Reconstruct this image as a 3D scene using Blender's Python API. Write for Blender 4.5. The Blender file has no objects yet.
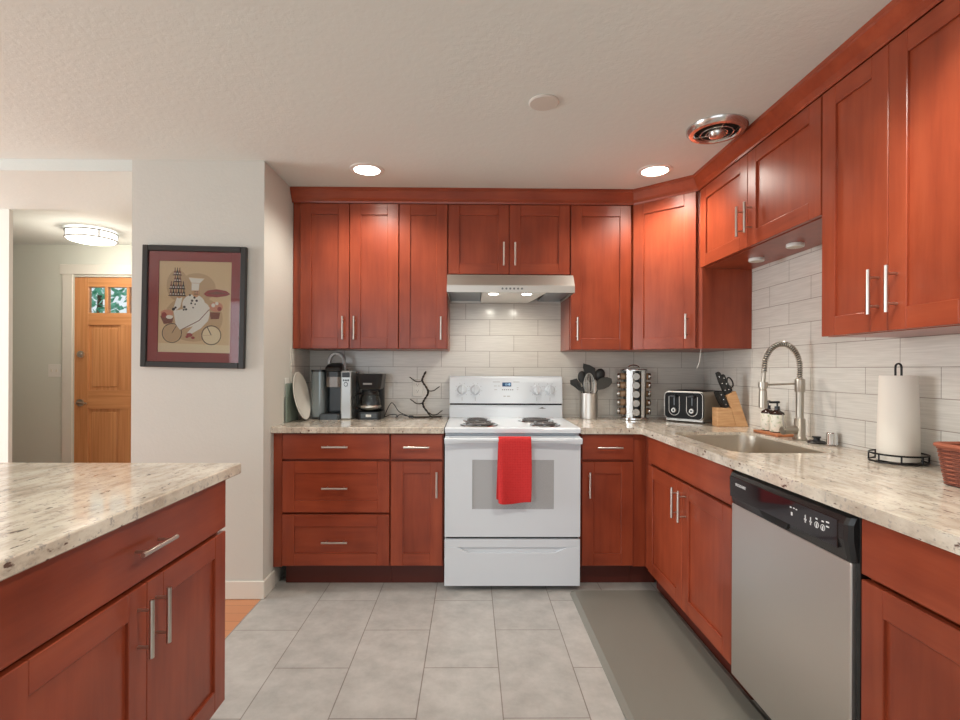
import bpy, bmesh, math, random
from mathutils import Vector, Matrix
random.seed(7)
S = bpy.context.scene
COL = S.collection
PI = math.pi

# ------------------------------------------------------------------ camera
YAW, ROLL = .0113, .0042
fw = Vector((math.sin(YAW), math.cos(YAW), 0)); rt = Vector((math.cos(YAW), -math.sin(YAW), 0)); up = Vector((0, 0, 1))
r2 = rt * math.cos(ROLL) + up * math.sin(ROLL)
u2 = up * math.cos(ROLL) - rt * math.sin(ROLL)
cd = bpy.data.cameras.new('camera'); cam = bpy.data.objects.new('camera', cd); COL.objects.link(cam)
cd.sensor_fit = 'HORIZONTAL'; cd.sensor_width = 36; cd.lens = 514.87 / 960 * 36
cd.shift_x = (480 - 476.81) / 960; cd.shift_y = (369.18 - 360) / 960
cd.clip_start = .02
M = Matrix.Identity(4)
for i in range(3):
    M[i][0] = r2[i]; M[i][1] = u2[i]; M[i][2] = -fw[i]
M.translation = (-.2343, -3.5432, 1.2346)
cam.matrix_world = M
S.camera = cam

# ------------------------------------------------------------------ world, lights, exposure
W = bpy.data.worlds.new('world'); S.world = W; W.use_nodes = True
bg = W.node_tree.nodes['Background']; bg.inputs[0].default_value = (.86, .93, 1, 1); bg.inputs[1].default_value = 1.1
S.view_settings.view_transform = 'Standard'; S.view_settings.look = 'None'
S.view_settings.gamma = 1; S.view_settings.use_curve_mapping = False
S.view_settings.exposure = 0.12

def light(name, kind, loc, energy, color=(1, 1, 1), rot=(0, 0, 0), **k):
    d = bpy.data.lights.new(name, kind); d.energy = energy; d.color = color
    for a, v in k.items(): setattr(d, a, v)
    o = bpy.data.objects.new(name, d); o.location = loc; o.rotation_euler = rot; COL.objects.link(o)
    return o
WARM = (1, .95, .85)
CEIL = 2.346
# area lamps out of view: rear fill added for brightness, daylight from left windows
light('window_or_fill_light', 'AREA', (-1.9, -6.3, 1.35), 34, (.9, .96, 1), (PI / 2, 0, 0), shape='RECTANGLE', size=4.4, size_y=1.9)
light('window_or_fill_light', 'AREA', (-6.0, -1.75, 1.35), 165, (.9, .96, 1), (PI / 2, 0, -PI / 2), shape='RECTANGLE', size=2.3, size_y=1.7)
# two recessed ceiling lights, then two added fill spots out of view
for n, (x, y, e) in enumerate([(-.819, -.664, 28), (.786, -.685, 34), (-.6, -2.4, 28), (.6, -2.4, 51)]):
    light('downlight_or_fill_lamp', 'SPOT', (x, y, CEIL - .03), e, WARM, (0, 0, 0), spot_size=math.radians(150), spot_blend=.6, shadow_soft_size=.06)
light('hall_lamp', 'POINT', (-3.31, .65, CEIL - .22), 13, (1, .93, .82), shadow_soft_size=.16)
light('range_hood_lamp', 'SPOT', (-.09, -.44, 1.685), 6.5, (1, .95, .84), (.35, 0, 0), spot_size=math.radians(140), spot_blend=.6, shadow_soft_size=.02)
light('range_hood_lamp', 'SPOT', (.09, -.44, 1.685), 6.5, (1, .95, .84), (.35, 0, 0), spot_size=math.radians(140), spot_blend=.6, shadow_soft_size=.02)

# ------------------------------------------------------------------ materials
def srgb(r, g, b):
    f = lambda c: (c / 255 / 12.92) if c / 255 <= .04045 else ((c / 255 + .055) / 1.055) ** 2.4
    return (f(r), f(g), f(b), 1)
MATS = {}
def mat(name, col, rough=.5, metal=0, **k):
    if name in MATS: return MATS[name]
    m = bpy.data.materials.new(name); m.use_nodes = True; MATS[name] = m
    p = m.node_tree.nodes['Principled BSDF']
    p.inputs['Base Color'].default_value = col; p.inputs['Roughness'].default_value = rough; p.inputs['Metallic'].default_value = metal
    for a, v in k.items(): p.inputs[a].default_value = v
    return m
class NT:
    def __init__(s, m): s.t = m.node_tree; s.p = s.t.nodes['Principled BSDF']
    def n(s, typ, **k):
        o = s.t.nodes.new(typ)
        for a, v in k.items():
            if a in o.inputs: o.inputs[a].default_value = v
            else: setattr(o, a, v)
        return o
    def l(s, a, b): s.t.links.new(a, b)
    def ramp(s, fac, stops):
        r = s.n('ShaderNodeValToRGB'); e = r.color_ramp.elements
        while len(e) < len(stops): e.new(.5)
        for i, (p, c) in enumerate(stops): e[i].position = p; e[i].color = c
        s.l(fac, r.inputs[0]); return r.outputs[0]
    def mix(s, fac, a, b, mode='MIX'):
        m = s.n('ShaderNodeMix', data_type='RGBA', blend_type=mode)
        if hasattr(fac, 'links'): s.l(fac, m.inputs[0])
        else: m.inputs[0].default_value = fac
        for v, i in ((a, 6), (b, 7)):
            if hasattr(v, 'links'): s.l(v, m.inputs[i])
            else: m.inputs[i].default_value = v
        return m.outputs[2]
    def bump(s, h, strength, dist=.002):
        b = s.n('ShaderNodeBump', Strength=strength, Distance=dist); s.l(h, b.inputs['Height']); s.l(b.outputs[0], s.p.inputs['Normal'])
    def coord(s, scale=(1, 1, 1), loc=(0, 0, 0), kind='Object', rnd=False, rot=(0, 0, 0)):
        tc = s.n('ShaderNodeTexCoord'); mp = s.n('ShaderNodeMapping'); mp.inputs['Scale'].default_value = scale
        mp.inputs['Location'].default_value = loc; mp.inputs['Rotation'].default_value = rot
        src = tc.outputs[kind]
        if rnd:
            oi = s.n('ShaderNodeObjectInfo'); a = s.n('ShaderNodeVectorMath', operation='MULTIPLY_ADD')
            cx = s.n('ShaderNodeCombineXYZ')
            for i in range(3): s.l(oi.outputs['Random'], cx.inputs[i])
            s.l(cx.outputs[0], a.inputs[0]); a.inputs[1].default_value = (7, 13, 5); s.l(src, a.inputs[2]); src = a.outputs[0]
        s.l(src, mp.inputs['Vector']); return mp.outputs[0]

def wood_mat(name, vertical=True, base=None):
    m = mat(name, (1, 1, 1, 1), .3); t = NT(m)
    sc = (9, 9, .9) if vertical else (.9, 9, 9)
    v = t.coord(sc, rnd=True)
    n1 = t.n('ShaderNodeTexNoise', Scale=3.0, Detail=5, Roughness=.6); t.l(v, n1.inputs['Vector'])
    v2 = t.coord((2.2, 2.2, 1.6), rnd=True)
    n2 = t.n('ShaderNodeTexNoise', Scale=2.2, Detail=2); t.l(v2, n2.inputs['Vector'])
    c1 = t.ramp(n1.outputs['Fac'], [(.25, srgb(138, 58, 35)), (.5, srgb(151, 67, 41)), (.78, srgb(163, 77, 48))])
    c2 = t.ramp(n2.outputs['Fac'], [(.3, srgb(222, 214, 210)), (.62, (1, 1, 1, 1))])
    t.l(t.mix(1, c1, c2, 'MULTIPLY'), t.p.inputs['Base Color'])
    t.p.inputs['Roughness'].default_value = .3; t.p.inputs['Specular IOR Level'].default_value = .38
    t.p.inputs['Coat Weight'].default_value = .1; t.p.inputs['Coat Roughness'].default_value = .18
    t.bump(n1.outputs['Fac'], .04, .001)
    return m
WV = wood_mat('cherry_wood_upright'); WH = wood_mat('cherry_wood_level', False)
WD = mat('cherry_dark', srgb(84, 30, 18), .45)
NICKEL = mat('brushed_nickel', srgb(206, 200, 192), .28, 1)
CHROME = mat('chrome', srgb(225, 225, 225), .08, 1)
BLACK = mat('black_plastic', srgb(20, 20, 21), .3)
BLACKM = mat('black_metal', srgb(26, 24, 23), .4, .6)
DARK = mat('dark_gap', srgb(10, 9, 9), .8)
WHITE = mat('white_enamel', srgb(216, 222, 228), .2)
WPLAST = mat('white_plastic', srgb(226, 224, 218), .4)
TRIMW = mat('white_trim', srgb(222, 218, 208), .4)
CREAM = mat('cream_plastic', srgb(214, 206, 192), .5)

def painted(name, col, bump, scale):
    m = mat(name, col, .75); t = NT(m); v = t.coord()
    n = t.n('ShaderNodeTexNoise', Scale=scale, Detail=3, Roughness=.55); t.l(v, n.inputs['Vector'])
    h = t.ramp(n.outputs['Fac'], [(.42, (0, 0, 0, 1)), (.6, (1, 1, 1, 1))])
    t.bump(h, bump, .003); return m
WALLM = painted('wall_paint', srgb(222, 217, 208), .12, 60)
WALLP = painted('wall_paint_shaded', srgb(206, 204, 196), .08, 60)  # wall paint darkened and cooled to put the picture wall's shade into colour
CEILM = painted('ceiling_texture', srgb(218, 222, 217), .1, 42)
HALLM = painted('hall_paint', srgb(212, 214, 204), .05, 60)

def granite():
    m = mat('granite', (1, 1, 1, 1), .1); t = NT(m)
    v = t.coord((1, 1, 1)); vs = t.coord((26, 7, 14), rot=(0, 0, .3)); vc = t.coord((44, 15, 34), rot=(0, 0, .3))
    a = t.n('ShaderNodeTexNoise', Scale=1.5, Detail=5, Roughness=.65); t.l(vs, a.inputs['Vector'])
    b = t.n('ShaderNodeTexNoise', Scale=70, Detail=3, Roughness=.6); t.l(v, b.inputs['Vector'])
    c = t.n('ShaderNodeTexNoise', Scale=1.5, Detail=3, Roughness=.6); t.l(vc, c.inputs['Vector'])
    d = t.n('ShaderNodeTexNoise', Scale=5, Detail=3); t.l(v, d.inputs['Vector'])
    base = t.ramp(a.outputs['Fac'], [(.28, srgb(172, 158, 144)), (.42, srgb(206, 194, 178)), (.55, srgb(222, 212, 196)), (.75, srgb(232, 226, 214))])
    g = t.ramp(d.outputs['Fac'], [(.35, srgb(224, 221, 218)), (.6, (1, 1, 1, 1))])
    base = t.mix(1, base, g, 'MULTIPLY')
    sp = t.ramp(b.outputs['Fac'], [(.34, (1, 1, 1, 1)), (.42, (0, 0, 0, 1))])
    base = t.mix(sp, base, srgb(170, 162, 154))
    dk = t.ramp(c.outputs['Fac'], [(.31, (1, 1, 1, 1)), (.37, (0, 0, 0, 1))])
    base = t.mix(dk, base, srgb(104, 82, 74))
    t.l(base, t.p.inputs['Base Color'])
    return m
GRAN = granite()

def tile_mat(name, axis):
    m = mat(name, (1, 1, 1, 1), .2); t = NT(m)
    tc = t.n('ShaderNodeTexCoord'); sx = t.n('ShaderNodeSeparateXYZ'); t.l(tc.outputs['Object'], sx.inputs[0])
    cx = t.n('ShaderNodeCombineXYZ')
    def add(sock, off, mul=1):
        a = t.n('ShaderNodeMath', operation='MULTIPLY_ADD'); t.l(sock, a.inputs[0]); a.inputs[1].default_value = mul; a.inputs[2].default_value = off; return a.outputs[0]
    h = .109
    if axis == 'x': t.l(add(sx.outputs[0], -.059 + 20 * .331), cx.inputs[0])
    else: t.l(add(sx.outputs[1], 1.299 + .1655 + 20 * .338, 1), cx.inputs[0])
    t.l(add(sx.outputs[2], -1.358 + 21 * h), cx.inputs[1])
    b = t.n('ShaderNodeTexBrick', offset=.5, offset_frequency=2)
    b.inputs['Scale'].default_value = 1; b.inputs['Mortar Size'].default_value = .0016; b.inputs['Mortar Smooth'].default_value = .25
    b.inputs['Brick Width'].default_value = .331 if axis == 'x' else .338; b.inputs['Row Height'].default_value = h
    b.inputs['Color1'].default_value = srgb(216, 211, 202); b.inputs['Color2'].default_value = srgb(220, 216, 208); b.inputs['Mortar'].default_value = srgb(158, 148, 138)
    t.l(cx.outputs[0], b.inputs['Vector'])
    vv = t.coord((5, 5, 120)); n = t.n('ShaderNodeTexNoise', Scale=1.5, Detail=2); t.l(vv, n.inputs['Vector'])
    c = t.mix(.35, b.outputs['Color'], t.ramp(n.outputs['Fac'], [(.3, srgb(206, 203, 200)), (.7, (1, 1, 1, 1))]), 'MULTIPLY')
    t.l(c, t.p.inputs['Base Color'])
    inv = t.n('ShaderNodeMath', operation='SUBTRACT'); inv.inputs[0].default_value = 1; t.l(b.outputs['Fac'], inv.inputs[1])
    t.bump(inv.outputs[0], .35, .0015)
    t.p.inputs['Roughness'].default_value = .16
    return m
TILEX = tile_mat('subway_tile_back', 'x'); TILEY = tile_mat('subway_tile_right', 'y')

def floor_mat():
    m = mat('floor_tile', (1, 1, 1, 1), .4); t = NT(m)
    tc = t.n('ShaderNodeTexCoord'); sx = t.n('ShaderNodeSeparateXYZ'); t.l(tc.outputs['Object'], sx.inputs[0])
    cx = t.n('ShaderNodeCombineXYZ')
    for src, off, i in ((sx.outputs[1], .7971 + 30 * .617, 0), (sx.outputs[0], .7316 + 10 * .3085, 1)):
        a = t.n('ShaderNodeMath', operation='ADD'); t.l(src, a.inputs[0]); a.inputs[1].default_value = off; t.l(a.outputs[0], cx.inputs[i])
    b = t.n('ShaderNodeTexBrick', offset=.5, offset_frequency=2)
    b.inputs['Scale'].default_value = 1; b.inputs['Mortar Size'].default_value = .0024; b.inputs['Mortar Smooth'].default_value = .2
    b.inputs['Brick Width'].default_value = .617; b.inputs['Row Height'].default_value = .3085
    b.inputs['Color1'].default_value = srgb(181, 178, 173); b.inputs['Color2'].default_value = srgb(187, 184, 179); b.inputs['Mortar'].default_value = srgb(136, 128, 121)
    t.l(cx.outputs[0], b.inputs['Vector'])
    v = t.coord((1, 1, 1)); n = t.n('ShaderNodeTexNoise', Scale=9, Detail=7, Roughness=.68); t.l(v, n.inputs['Vector'])
    c = t.mix(1, b.outputs['Color'], t.ramp(n.outputs['Fac'], [(.3, srgb(222, 222, 222)), (.65, (1, 1, 1, 1))]), 'MULTIPLY')
    t.l(c, t.p.inputs['Base Color']); t.p.inputs['Roughness'].default_value = .38
    inv = t.n('ShaderNodeMath', operation='SUBTRACT'); inv.inputs[0].default_value = 1; t.l(b.outputs['Fac'], inv.inputs[1])
    t.bump(inv.outputs[0], .3, .001)
    return m
FLOORM = floor_mat()
def plank_mat():
    m = mat('oak_planks', (1, 1, 1, 1), .3); t = NT(m); v = t.coord((1, 1, 1))
    b = t.n('ShaderNodeTexBrick', offset=.37, offset_frequency=2)
    b.inputs['Scale'].default_value = 1; b.inputs['Mortar Size'].default_value = .001; b.inputs['Brick Width'].default_value = .9; b.inputs['Row Height'].default_value = .085
    b.inputs['Color1'].default_value = srgb(198, 138, 96); b.inputs['Color2'].default_value = srgb(184, 118, 78); b.inputs['Mortar'].default_value = srgb(110, 66, 42)
    t.l(v, b.inputs['Vector']); t.l(b.outputs['Color'], t.p.inputs['Base Color']); return m
PLANK = plank_mat()
def fir_mat(vert):
    m = mat('fir_wood_' + ('upright' if vert else 'level'), (1, 1, 1, 1), .4); t = NT(m)
    v = t.coord((40, 40, 1.2) if vert else (1.2, 40, 40)); n = t.n('ShaderNodeTexNoise', Scale=1.4, Detail=4); t.l(v, n.inputs['Vector'])
    t.l(t.ramp(n.outputs['Fac'], [(.3, srgb(190, 126, 76)), (.7, srgb(214, 154, 102))]), t.p.inputs['Base Color']); return m
FIRV, FIRH = fir_mat(True), fir_mat(False)
def steel_mat(name, sc, col=(190, 186, 180), rough=.3):
    m = mat(name, srgb(*col), rough, 1); t = NT(m); v = t.coord(sc); n = t.n('ShaderNodeTexNoise', Scale=2, Detail=3); t.l(v, n.inputs['Vector'])
    r = t.n('ShaderNodeMapRange'); t.l(n.outputs['Fac'], r.inputs[0]); r.inputs[3].default_value = rough - .05; r.inputs[4].default_value = rough + .08
    t.l(r.outputs[0], t.p.inputs['Roughness']); t.bump(n.outputs['Fac'], .03, .0005); return m
STEELV = steel_mat('stainless_upright', (160, 160, 1.5), (222, 218, 212), .36); STEELH = steel_mat('stainless_level', (1.5, 200, 200), (205, 200, 193), .38)
STEELS = mat('stainless_sink', srgb(214, 205, 192), .33, 1)
STEELD = mat('stainless_dark', srgb(120, 118, 116), .35, 1)
def glass_mat(name, tint=(1, 1, 1, 1), refl=.12, rough=.02):
    m = bpy.data.materials.new(name); m.use_nodes = True; MATS[name] = m; t = m.node_tree; t.nodes.clear()
    o = t.nodes.new('ShaderNodeOutputMaterial'); a = t.nodes.new('ShaderNodeBsdfTransparent'); a.inputs[0].default_value = tint
    g = t.nodes.new('ShaderNodeBsdfGlossy'); g.inputs['Roughness'].default_value = rough
    f = t.nodes.new('ShaderNodeFresnel'); f.inputs[0].default_value = 1.5
    mx = t.nodes.new('ShaderNodeMixShader'); t.links.new(f.outputs[0], mx.inputs[0]); t.links.new(a.outputs[0], mx.inputs[1]); t.links.new(g.outputs[0], mx.inputs[2])
    t.links.new(mx.outputs[0], o.inputs[0]); return m
GLASS = glass_mat('clear_glass', (.93, .95, .94, 1)); PICGLASS = glass_mat('picture_glass')
def emit(name, col, s):
    m = mat(name, col, .4); p = m.node_tree.nodes['Principled BSDF']; p.inputs['Emission Color'].default_value = col; p.inputs['Emission Strength'].default_value = s; return m
GLOW = emit('lamp_lens', (1, .93, .82, 1), 14); GLOWH = emit('hall_lamp_lens', (1, .97, .9, 1), 1.6)
GLOWS = emit('hood_lamp_lens', (1, .95, .85, 1), 8)

# ------------------------------------------------------------------ mesh builder
class MB:
    def __init__(s): s.bm = bmesh.new()
    def _add(s, b, mi=0, smooth=False, mtx=None):
        if mtx is not None: b.transform(mtx)
        for f in b.faces: f.material_index = mi; f.smooth = smooth
        me = bpy.data.meshes.new('t'); b.to_mesh(me); b.free(); s.bm.from_mesh(me); bpy.data.meshes.remove(me); return s
    def box(s, x0, x1, y0, y1, z0, z1, bev=.0015, mi=0, seg=1, mtx=None, smooth=False):
        b = bmesh.new(); bmesh.ops.create_cube(b, size=1)
        for v in b.verts:
            v.co = (x0 + (v.co.x + .5) * (x1 - x0), y0 + (v.co.y + .5) * (y1 - y0), z0 + (v.co.z + .5) * (z1 - z0))
        if bev:
            bev = min(bev, .45 * min(abs(x1 - x0), abs(y1 - y0), abs(z1 - z0)))
            bmesh.ops.bevel(b, geom=b.edges[:], offset=bev, segments=seg, affect='EDGES', profile=.5)
        return s._add(b, mi, smooth, mtx)
    def cyl(s, a, b_, r, r2=None, seg=20, mi=0, smooth=True, caps=True):
        a = Vector(a); b_ = Vector(b_); d = b_ - a; L = d.length
        b = bmesh.new(); bmesh.ops.create_cone(b, cap_ends=caps, segments=seg, radius1=r, radius2=r if r2 is None else r2, depth=L)
        m = Matrix.Translation((a + b_) / 2) @ d.to_track_quat('Z', 'Y').to_matrix().to_4x4()
        b.transform(m)
        for f in b.faces: f.smooth = smooth and len(f.verts) == 4; f.material_index = mi
        me = bpy.data.meshes.new('t'); b.to_mesh(me); b.free(); s.bm.from_mesh(me); bpy.data.meshes.remove(me); return s
    def lathe(s, prof, c=(0, 0, 0), seg=32, mi=0, smooth=True, mtx=None):
        b = bmesh.new(); rings = []
        for r, z in prof:
            if r < 1e-6: rings.append([b.verts.new((c[0], c[1], c[2] + z))])
            else: rings.append([b.verts.new((c[0] + r * math.cos(2 * PI * i / seg), c[1] + r * math.sin(2 * PI * i / seg), c[2] + z)) for i in range(seg)])
        for A, B in zip(rings, rings[1:]):
            if len(A) == 1 and len(B) == 1: continue
            for i in range(seg):
                j = (i + 1) % seg
                if len(A) == 1: b.faces.new((A[0], B[j], B[i]))
                elif len(B) == 1: b.faces.new((A[i], A[j], B[0]))
                else: b.faces.new((A[i], A[j], B[j], B[i]))
        bmesh.ops.recalc_face_normals(b, faces=b.faces[:])
        return s._add(b, mi, smooth, mtx)
    def tube(s, pts, r, seg=8, closed=False, mi=0, mtx=None):
        pts = [Vector(p) for p in pts]; n = len(pts); b = bmesh.new(); rings = []
        def tan(i):
            if closed: return (pts[(i + 1) % n] - pts[i - 1]).normalized()
            return (pts[min(i + 1, n - 1)] - pts[max(i - 1, 0)]).normalized()
        t0 = tan(0); ref = Vector((0, 0, 1)) if abs(t0.z) < .9 else Vector((1, 0, 0)); nn = (ref - t0 * ref.dot(t0)).normalized()
        for i in range(n):
            t = tan(i); nn = (nn - t * nn.dot(t)).normalized(); bb = t.cross(nn)
            rr = r[i] if isinstance(r, (list, tuple)) else r
            rings.append([b.verts.new(pts[i] + nn * rr * math.cos(2 * PI * k / seg) + bb * rr * math.sin(2 * PI * k / seg)) for k in range(seg)])
        for i in range(n if closed else n - 1):
            A, B = rings[i], rings[(i + 1) % n]
            for k in range(seg): b.faces.new((A[k], A[(k + 1) % seg], B[(k + 1) % seg], B[k]))
        if not closed: b.faces.new(rings[0][::-1]); b.faces.new(rings[-1])
        return s._add(b, mi, True, mtx)
    def prism(s, poly, d0, d1, axis='y', mi=0, bev=0, smooth=False, mtx=None):
        """2D polygon (u, v) extruded along an axis: 'y' -> (u, d, v); 'x' -> (d, u, v); 'z' -> (u, v, d)"""
        f = {'y': lambda u, v, d: (u, d, v), 'x': lambda u, v, d: (d, u, v), 'z': lambda u, v, d: (u, v, d)}[axis]
        b = bmesh.new(); A = [b.verts.new(f(u, v, d0)) for u, v in poly]; B = [b.verts.new(f(u, v, d1)) for u, v in poly]
        b.faces.new(A); b.faces.new(B[::-1]); n = len(poly)
        for i in range(n): b.faces.new((A[i], B[i], B[(i + 1) % n], A[(i + 1) % n]))
        bmesh.ops.recalc_face_normals(b, faces=b.faces[:])
        if bev: bmesh.ops.bevel(b, geom=b.edges[:], offset=bev, segments=1, affect='EDGES', profile=.5)
        return s._add(b, mi, smooth, mtx)
    def slab(s, outer, holes, z0, z1, mi=0):
        b = bmesh.new(); loops = []
        for L in [outer] + holes:
            vs = [b.verts.new((x, y, z1)) for x, y in L]; loops.append(vs)
            for i in range(len(vs)): b.edges.new((vs[i], vs[(i + 1) % len(vs)]))
        bmesh.ops.triangle_fill(b, use_beauty=True, use_dissolve=False, edges=b.edges[:])
        top = b.faces[:]
        low = {}
        for v in b.verts[:]: low[v] = b.verts.new((v.co.x, v.co.y, z0))
        for f in top: b.faces.new([low[v] for v in reversed(f.verts)])
        for vs in loops:
            for i in range(len(vs)):
                p, q = vs[i], vs[(i + 1) % len(vs)]; b.faces.new((p, q, low[q], low[p]))
        bmesh.ops.recalc_face_normals(b, faces=b.faces[:])
        return s._add(b, mi)
    def sphere(s, c, r, sc=(1, 1, 1), seg=16, mi=0, mtx=None):
        b = bmesh.new(); bmesh.ops.create_uvsphere(b, u_segments=seg, v_segments=max(6, seg // 2), radius=r)
        for v in b.verts: v.co = (c[0] + v.co.x * sc[0], c[1] + v.co.y * sc[1], c[2] + v.co.z * sc[2])
        return s._add(b, mi, True, mtx)
    def loft(s, rings, mi=0, smooth=True, caps=True, closed=True, mtx=None):
        b = bmesh.new(); R = [[b.verts.new(p) for p in r] for r in rings]; n = len(R[0])
        for A, B in zip(R, R[1:]):
            for i in range(n if closed else n - 1): b.faces.new((A[i], A[(i + 1) % n], B[(i + 1) % n], B[i]))
        if caps and closed: b.faces.new(R[0][::-1]); b.faces.new(R[-1])
        bmesh.ops.recalc_face_normals(b, faces=b.faces[:])
        return s._add(b, mi, smooth, mtx)

def rrect(x0, x1, y0, y1, r, n=6):
    out = []
    for cx, cy, a0 in ((x1 - r, y1 - r, 0), (x0 + r, y1 - r, 90), (x0 + r, y0 + r, 180), (x1 - r, y0 + r, 270)):
        for i in range(n + 1):
            a = math.radians(a0 + 90 * i / n); out.append((cx + r * math.cos(a), cy + r * math.sin(a)))
    return out
def circ(cx, cy, rx, ry=None, n=28):
    ry = ry or rx; return [(cx + rx * math.cos(2 * PI * i / n), cy + ry * math.sin(2 * PI * i / n)) for i in range(n)]

ROOTM = {}
def absorb(o, mb, mats, world=True):
    """adds printed marks to an existing part's own mesh"""
    if world: mb.bm.transform(ROOTM[o.name].inverted())
    k = len(o.data.materials); b = bmesh.new(); b.from_mesh(o.data); n0 = len(b.faces)
    me = bpy.data.meshes.new('t'); mb.bm.to_mesh(me); mb.bm.free(); b.from_mesh(me); bpy.data.meshes.remove(me); b.faces.ensure_lookup_table()
    for f in b.faces[n0:]: f.material_index += k
    b.to_mesh(o.data); b.free()
    for m in mats: o.data.materials.append(m)
def _tag(o, label=None, cat=None, group=None, kind=None):
    if label: o['label'] = label
    if cat: o['category'] = cat
    if group: o['group'] = group
    if kind: o['kind'] = kind
    return o
def thing(name, label, cat, loc=(0, 0, 0), rz=0, group=None, kind=None):
    o = bpy.data.objects.new(name, None); COL.objects.link(o); o.location = loc; o.rotation_euler = (0, 0, rz)
    o.empty_display_size = .05
    ROOTM[o.name] = Matrix.Translation(loc) @ Matrix.Rotation(rz, 4, 'Z')
    return _tag(o, label, cat, group, kind)
def part(name, mb, mats, parent=None, world=False, label=None):
    """links the builder's mesh as one object; world=True: built in world coordinates"""
    me = bpy.data.meshes.new(name)
    if parent is not None:
        ROOT = ROOTM[parent.name]
        if world: mb.bm.transform(ROOT.inverted())
    for e in mb.bm.edges:
        if len(e.link_faces) == 2 and e.calc_face_angle(0) > .62: e.smooth = False
    mb.bm.to_mesh(me); mb.bm.free()
    for m in (mats if isinstance(mats, (list, tuple)) else [mats]): me.materials.append(m)
    o = bpy.data.objects.new(name, me); COL.objects.link(o)
    if parent is not None: o.parent = parent; ROOTM[o.name] = ROOTM[parent.name]
    if label: o['label'] = label
    return o
def solo(name, mb, mats, label, cat, loc=(0, 0, 0), group=None, kind=None, rz=0):
    """a thing that is one mesh, built in world coordinates, its origin moved to loc"""
    m = Matrix.Translation(loc) @ Matrix.Rotation(rz, 4, 'Z')
    mb.bm.transform(m.inverted())
    o = part(name, mb, mats); o.location = loc; o.rotation_euler = (0, 0, rz); ROOTM[o.name] = m
    return _tag(o, label, cat, group, kind)
def struct(name, mb, mats, parent=None, label=None, cat=None):
    o = part(name, mb, mats, parent)
    if parent is None: o['kind'] = 'structure'
    if label: o['label'] = label
    if cat: o['category'] = cat
    ROOTM[o.name] = Matrix.Identity(4)
    return o
def text(name, body, size, mtx, m, parent, world=True, ext=.0003, align='CENTER'):
    cu = bpy.data.curves.new(name, 'FONT'); cu.body = body; cu.size = size; cu.extrude = ext; cu.align_x = align; cu.align_y = 'CENTER'
    tmp = bpy.data.objects.new(name, cu); COL.objects.link(tmp)
    dg = bpy.context.evaluated_depsgraph_get(); me = bpy.data.meshes.new_from_object(tmp.evaluated_get(dg))
    bpy.data.objects.remove(tmp); bpy.data.curves.remove(cu)
    me.transform((ROOTM[parent.name].inverted() if world else Matrix.Identity(4)) @ mtx); me.materials.clear(); me.materials.append(m)
    o = bpy.data.objects.new(name, me); COL.objects.link(o); o.parent = parent; ROOTM[o.name] = ROOTM[parent.name]; return o
FRONT = Matrix.Rotation(PI / 2, 4, 'X')      # text in the XZ plane facing -Y

# ------------------------------------------------------------------ setting
XL, XR, ZC, TH = -1.346, 1.38, .909, .035
struct('floor', MB().box(-1.352, 1.5, -6.6, .1, -.1, 0, 0), FLOORM, label='grey stone tile kitchen floor in a running bond', cat='floor')
struct('floor_wood', MB().box(-6.2, -1.3525, -6.6, 1.4, -.1, 0, 0), PLANK, label='oak plank floor beyond the kitchen tiles', cat='floor')
struct('ceiling', MB().box(-6.2, 1.5, -6.6, 1.4, CEIL, CEIL + .1, 0), CEILM, label='off-white textured ceiling', cat='ceiling')
struct('wall_back', MB().box(XL, 1.5, 0, .12, 0, CEIL, 0), WALLM, label='kitchen wall behind the stove and coffee makers', cat='wall')
struct('wall_right', MB().box(XR, 1.5, -6.6, 0, 0, CEIL, 0), WALLM, label='kitchen wall behind the sink and paper towel', cat='wall')
struct('wall_left', MB().box(-2.05, XL, -.77, 1.16, 0, CEIL, 0), [WALLP], label='pale wall block that carries the framed chef picture', cat='wall')
struct('ceiling_soffit', MB().box(-6.2, -2.05, -.77, -.09, 2.284, CEIL, 0), CEILM, label='low ceiling step over the opening to the entry hall', cat='ceiling')
struct('wall_hall_side', MB().box(-6.2, -3.305, -.09, -.06, 0, 2.284, 0), WALLM, label='short wall at the left edge of the hall opening', cat='wall')
dx0, dx1, dzt = -3.831, -2.91, 2.056
struct('wall_hall', MB().box(-6.2, dx0, 1.16, 1.3, 0, CEIL, 0).box(dx1, -2.0, 1.16, 1.3, 0, CEIL, 0).box(dx0, dx1, 1.16, 1.3, dzt, CEIL, 0), HALLM, label='pale green-white hall wall around the front door', cat='wall')
struct('wall_far_left', MB().box(-6.2, -6.08, -6.6, -3.0, 0, CEIL, 0).box(-6.2, -6.08, -.5, 1.16, 0, CEIL, 0).box(-6.2, -6.08, -3.0, -.5, 0, .45, 0).box(-6.2, -6.08, -3.0, -.5, 2.25, CEIL, 0), WALLM, label='wall of the dining side', cat='wall')
struct('wall_rear', MB().box(-6.2, -4.2, -6.6, -6.48, 0, CEIL, 0).box(.4, 1.5, -6.6, -6.48, 0, CEIL, 0).box(-4.2, .4, -6.6, -6.48, 0, .35, 0).box(-4.2, .4, -6.6, -6.48, 2.3, CEIL, 0), WALLM, label='unseen rear wall with an opening added for daylight', cat='wall')
# tiled backsplash
struct('wall_back_tile', MB().box(XL + .009, XR, -.008, 0, ZC, 1.83, 0), TILEX, label='white subway tile backsplash behind the stove', cat='backsplash')
struct('wall_right_tile', MB().box(XR - .008, XR, -3.2, -.008, ZC, 1.83, 0), TILEY, label='white subway tile backsplash behind the sink', cat='backsplash')
struct('wall_left_tile', MB().box(XL, XL + .008, -.36, -.008, ZC, ZU0 - .004 if 'ZU0' in globals() else 1.356, 0), TILEY, label='white subway tile return on the side wall by the plates', cat='backsplash')
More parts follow.
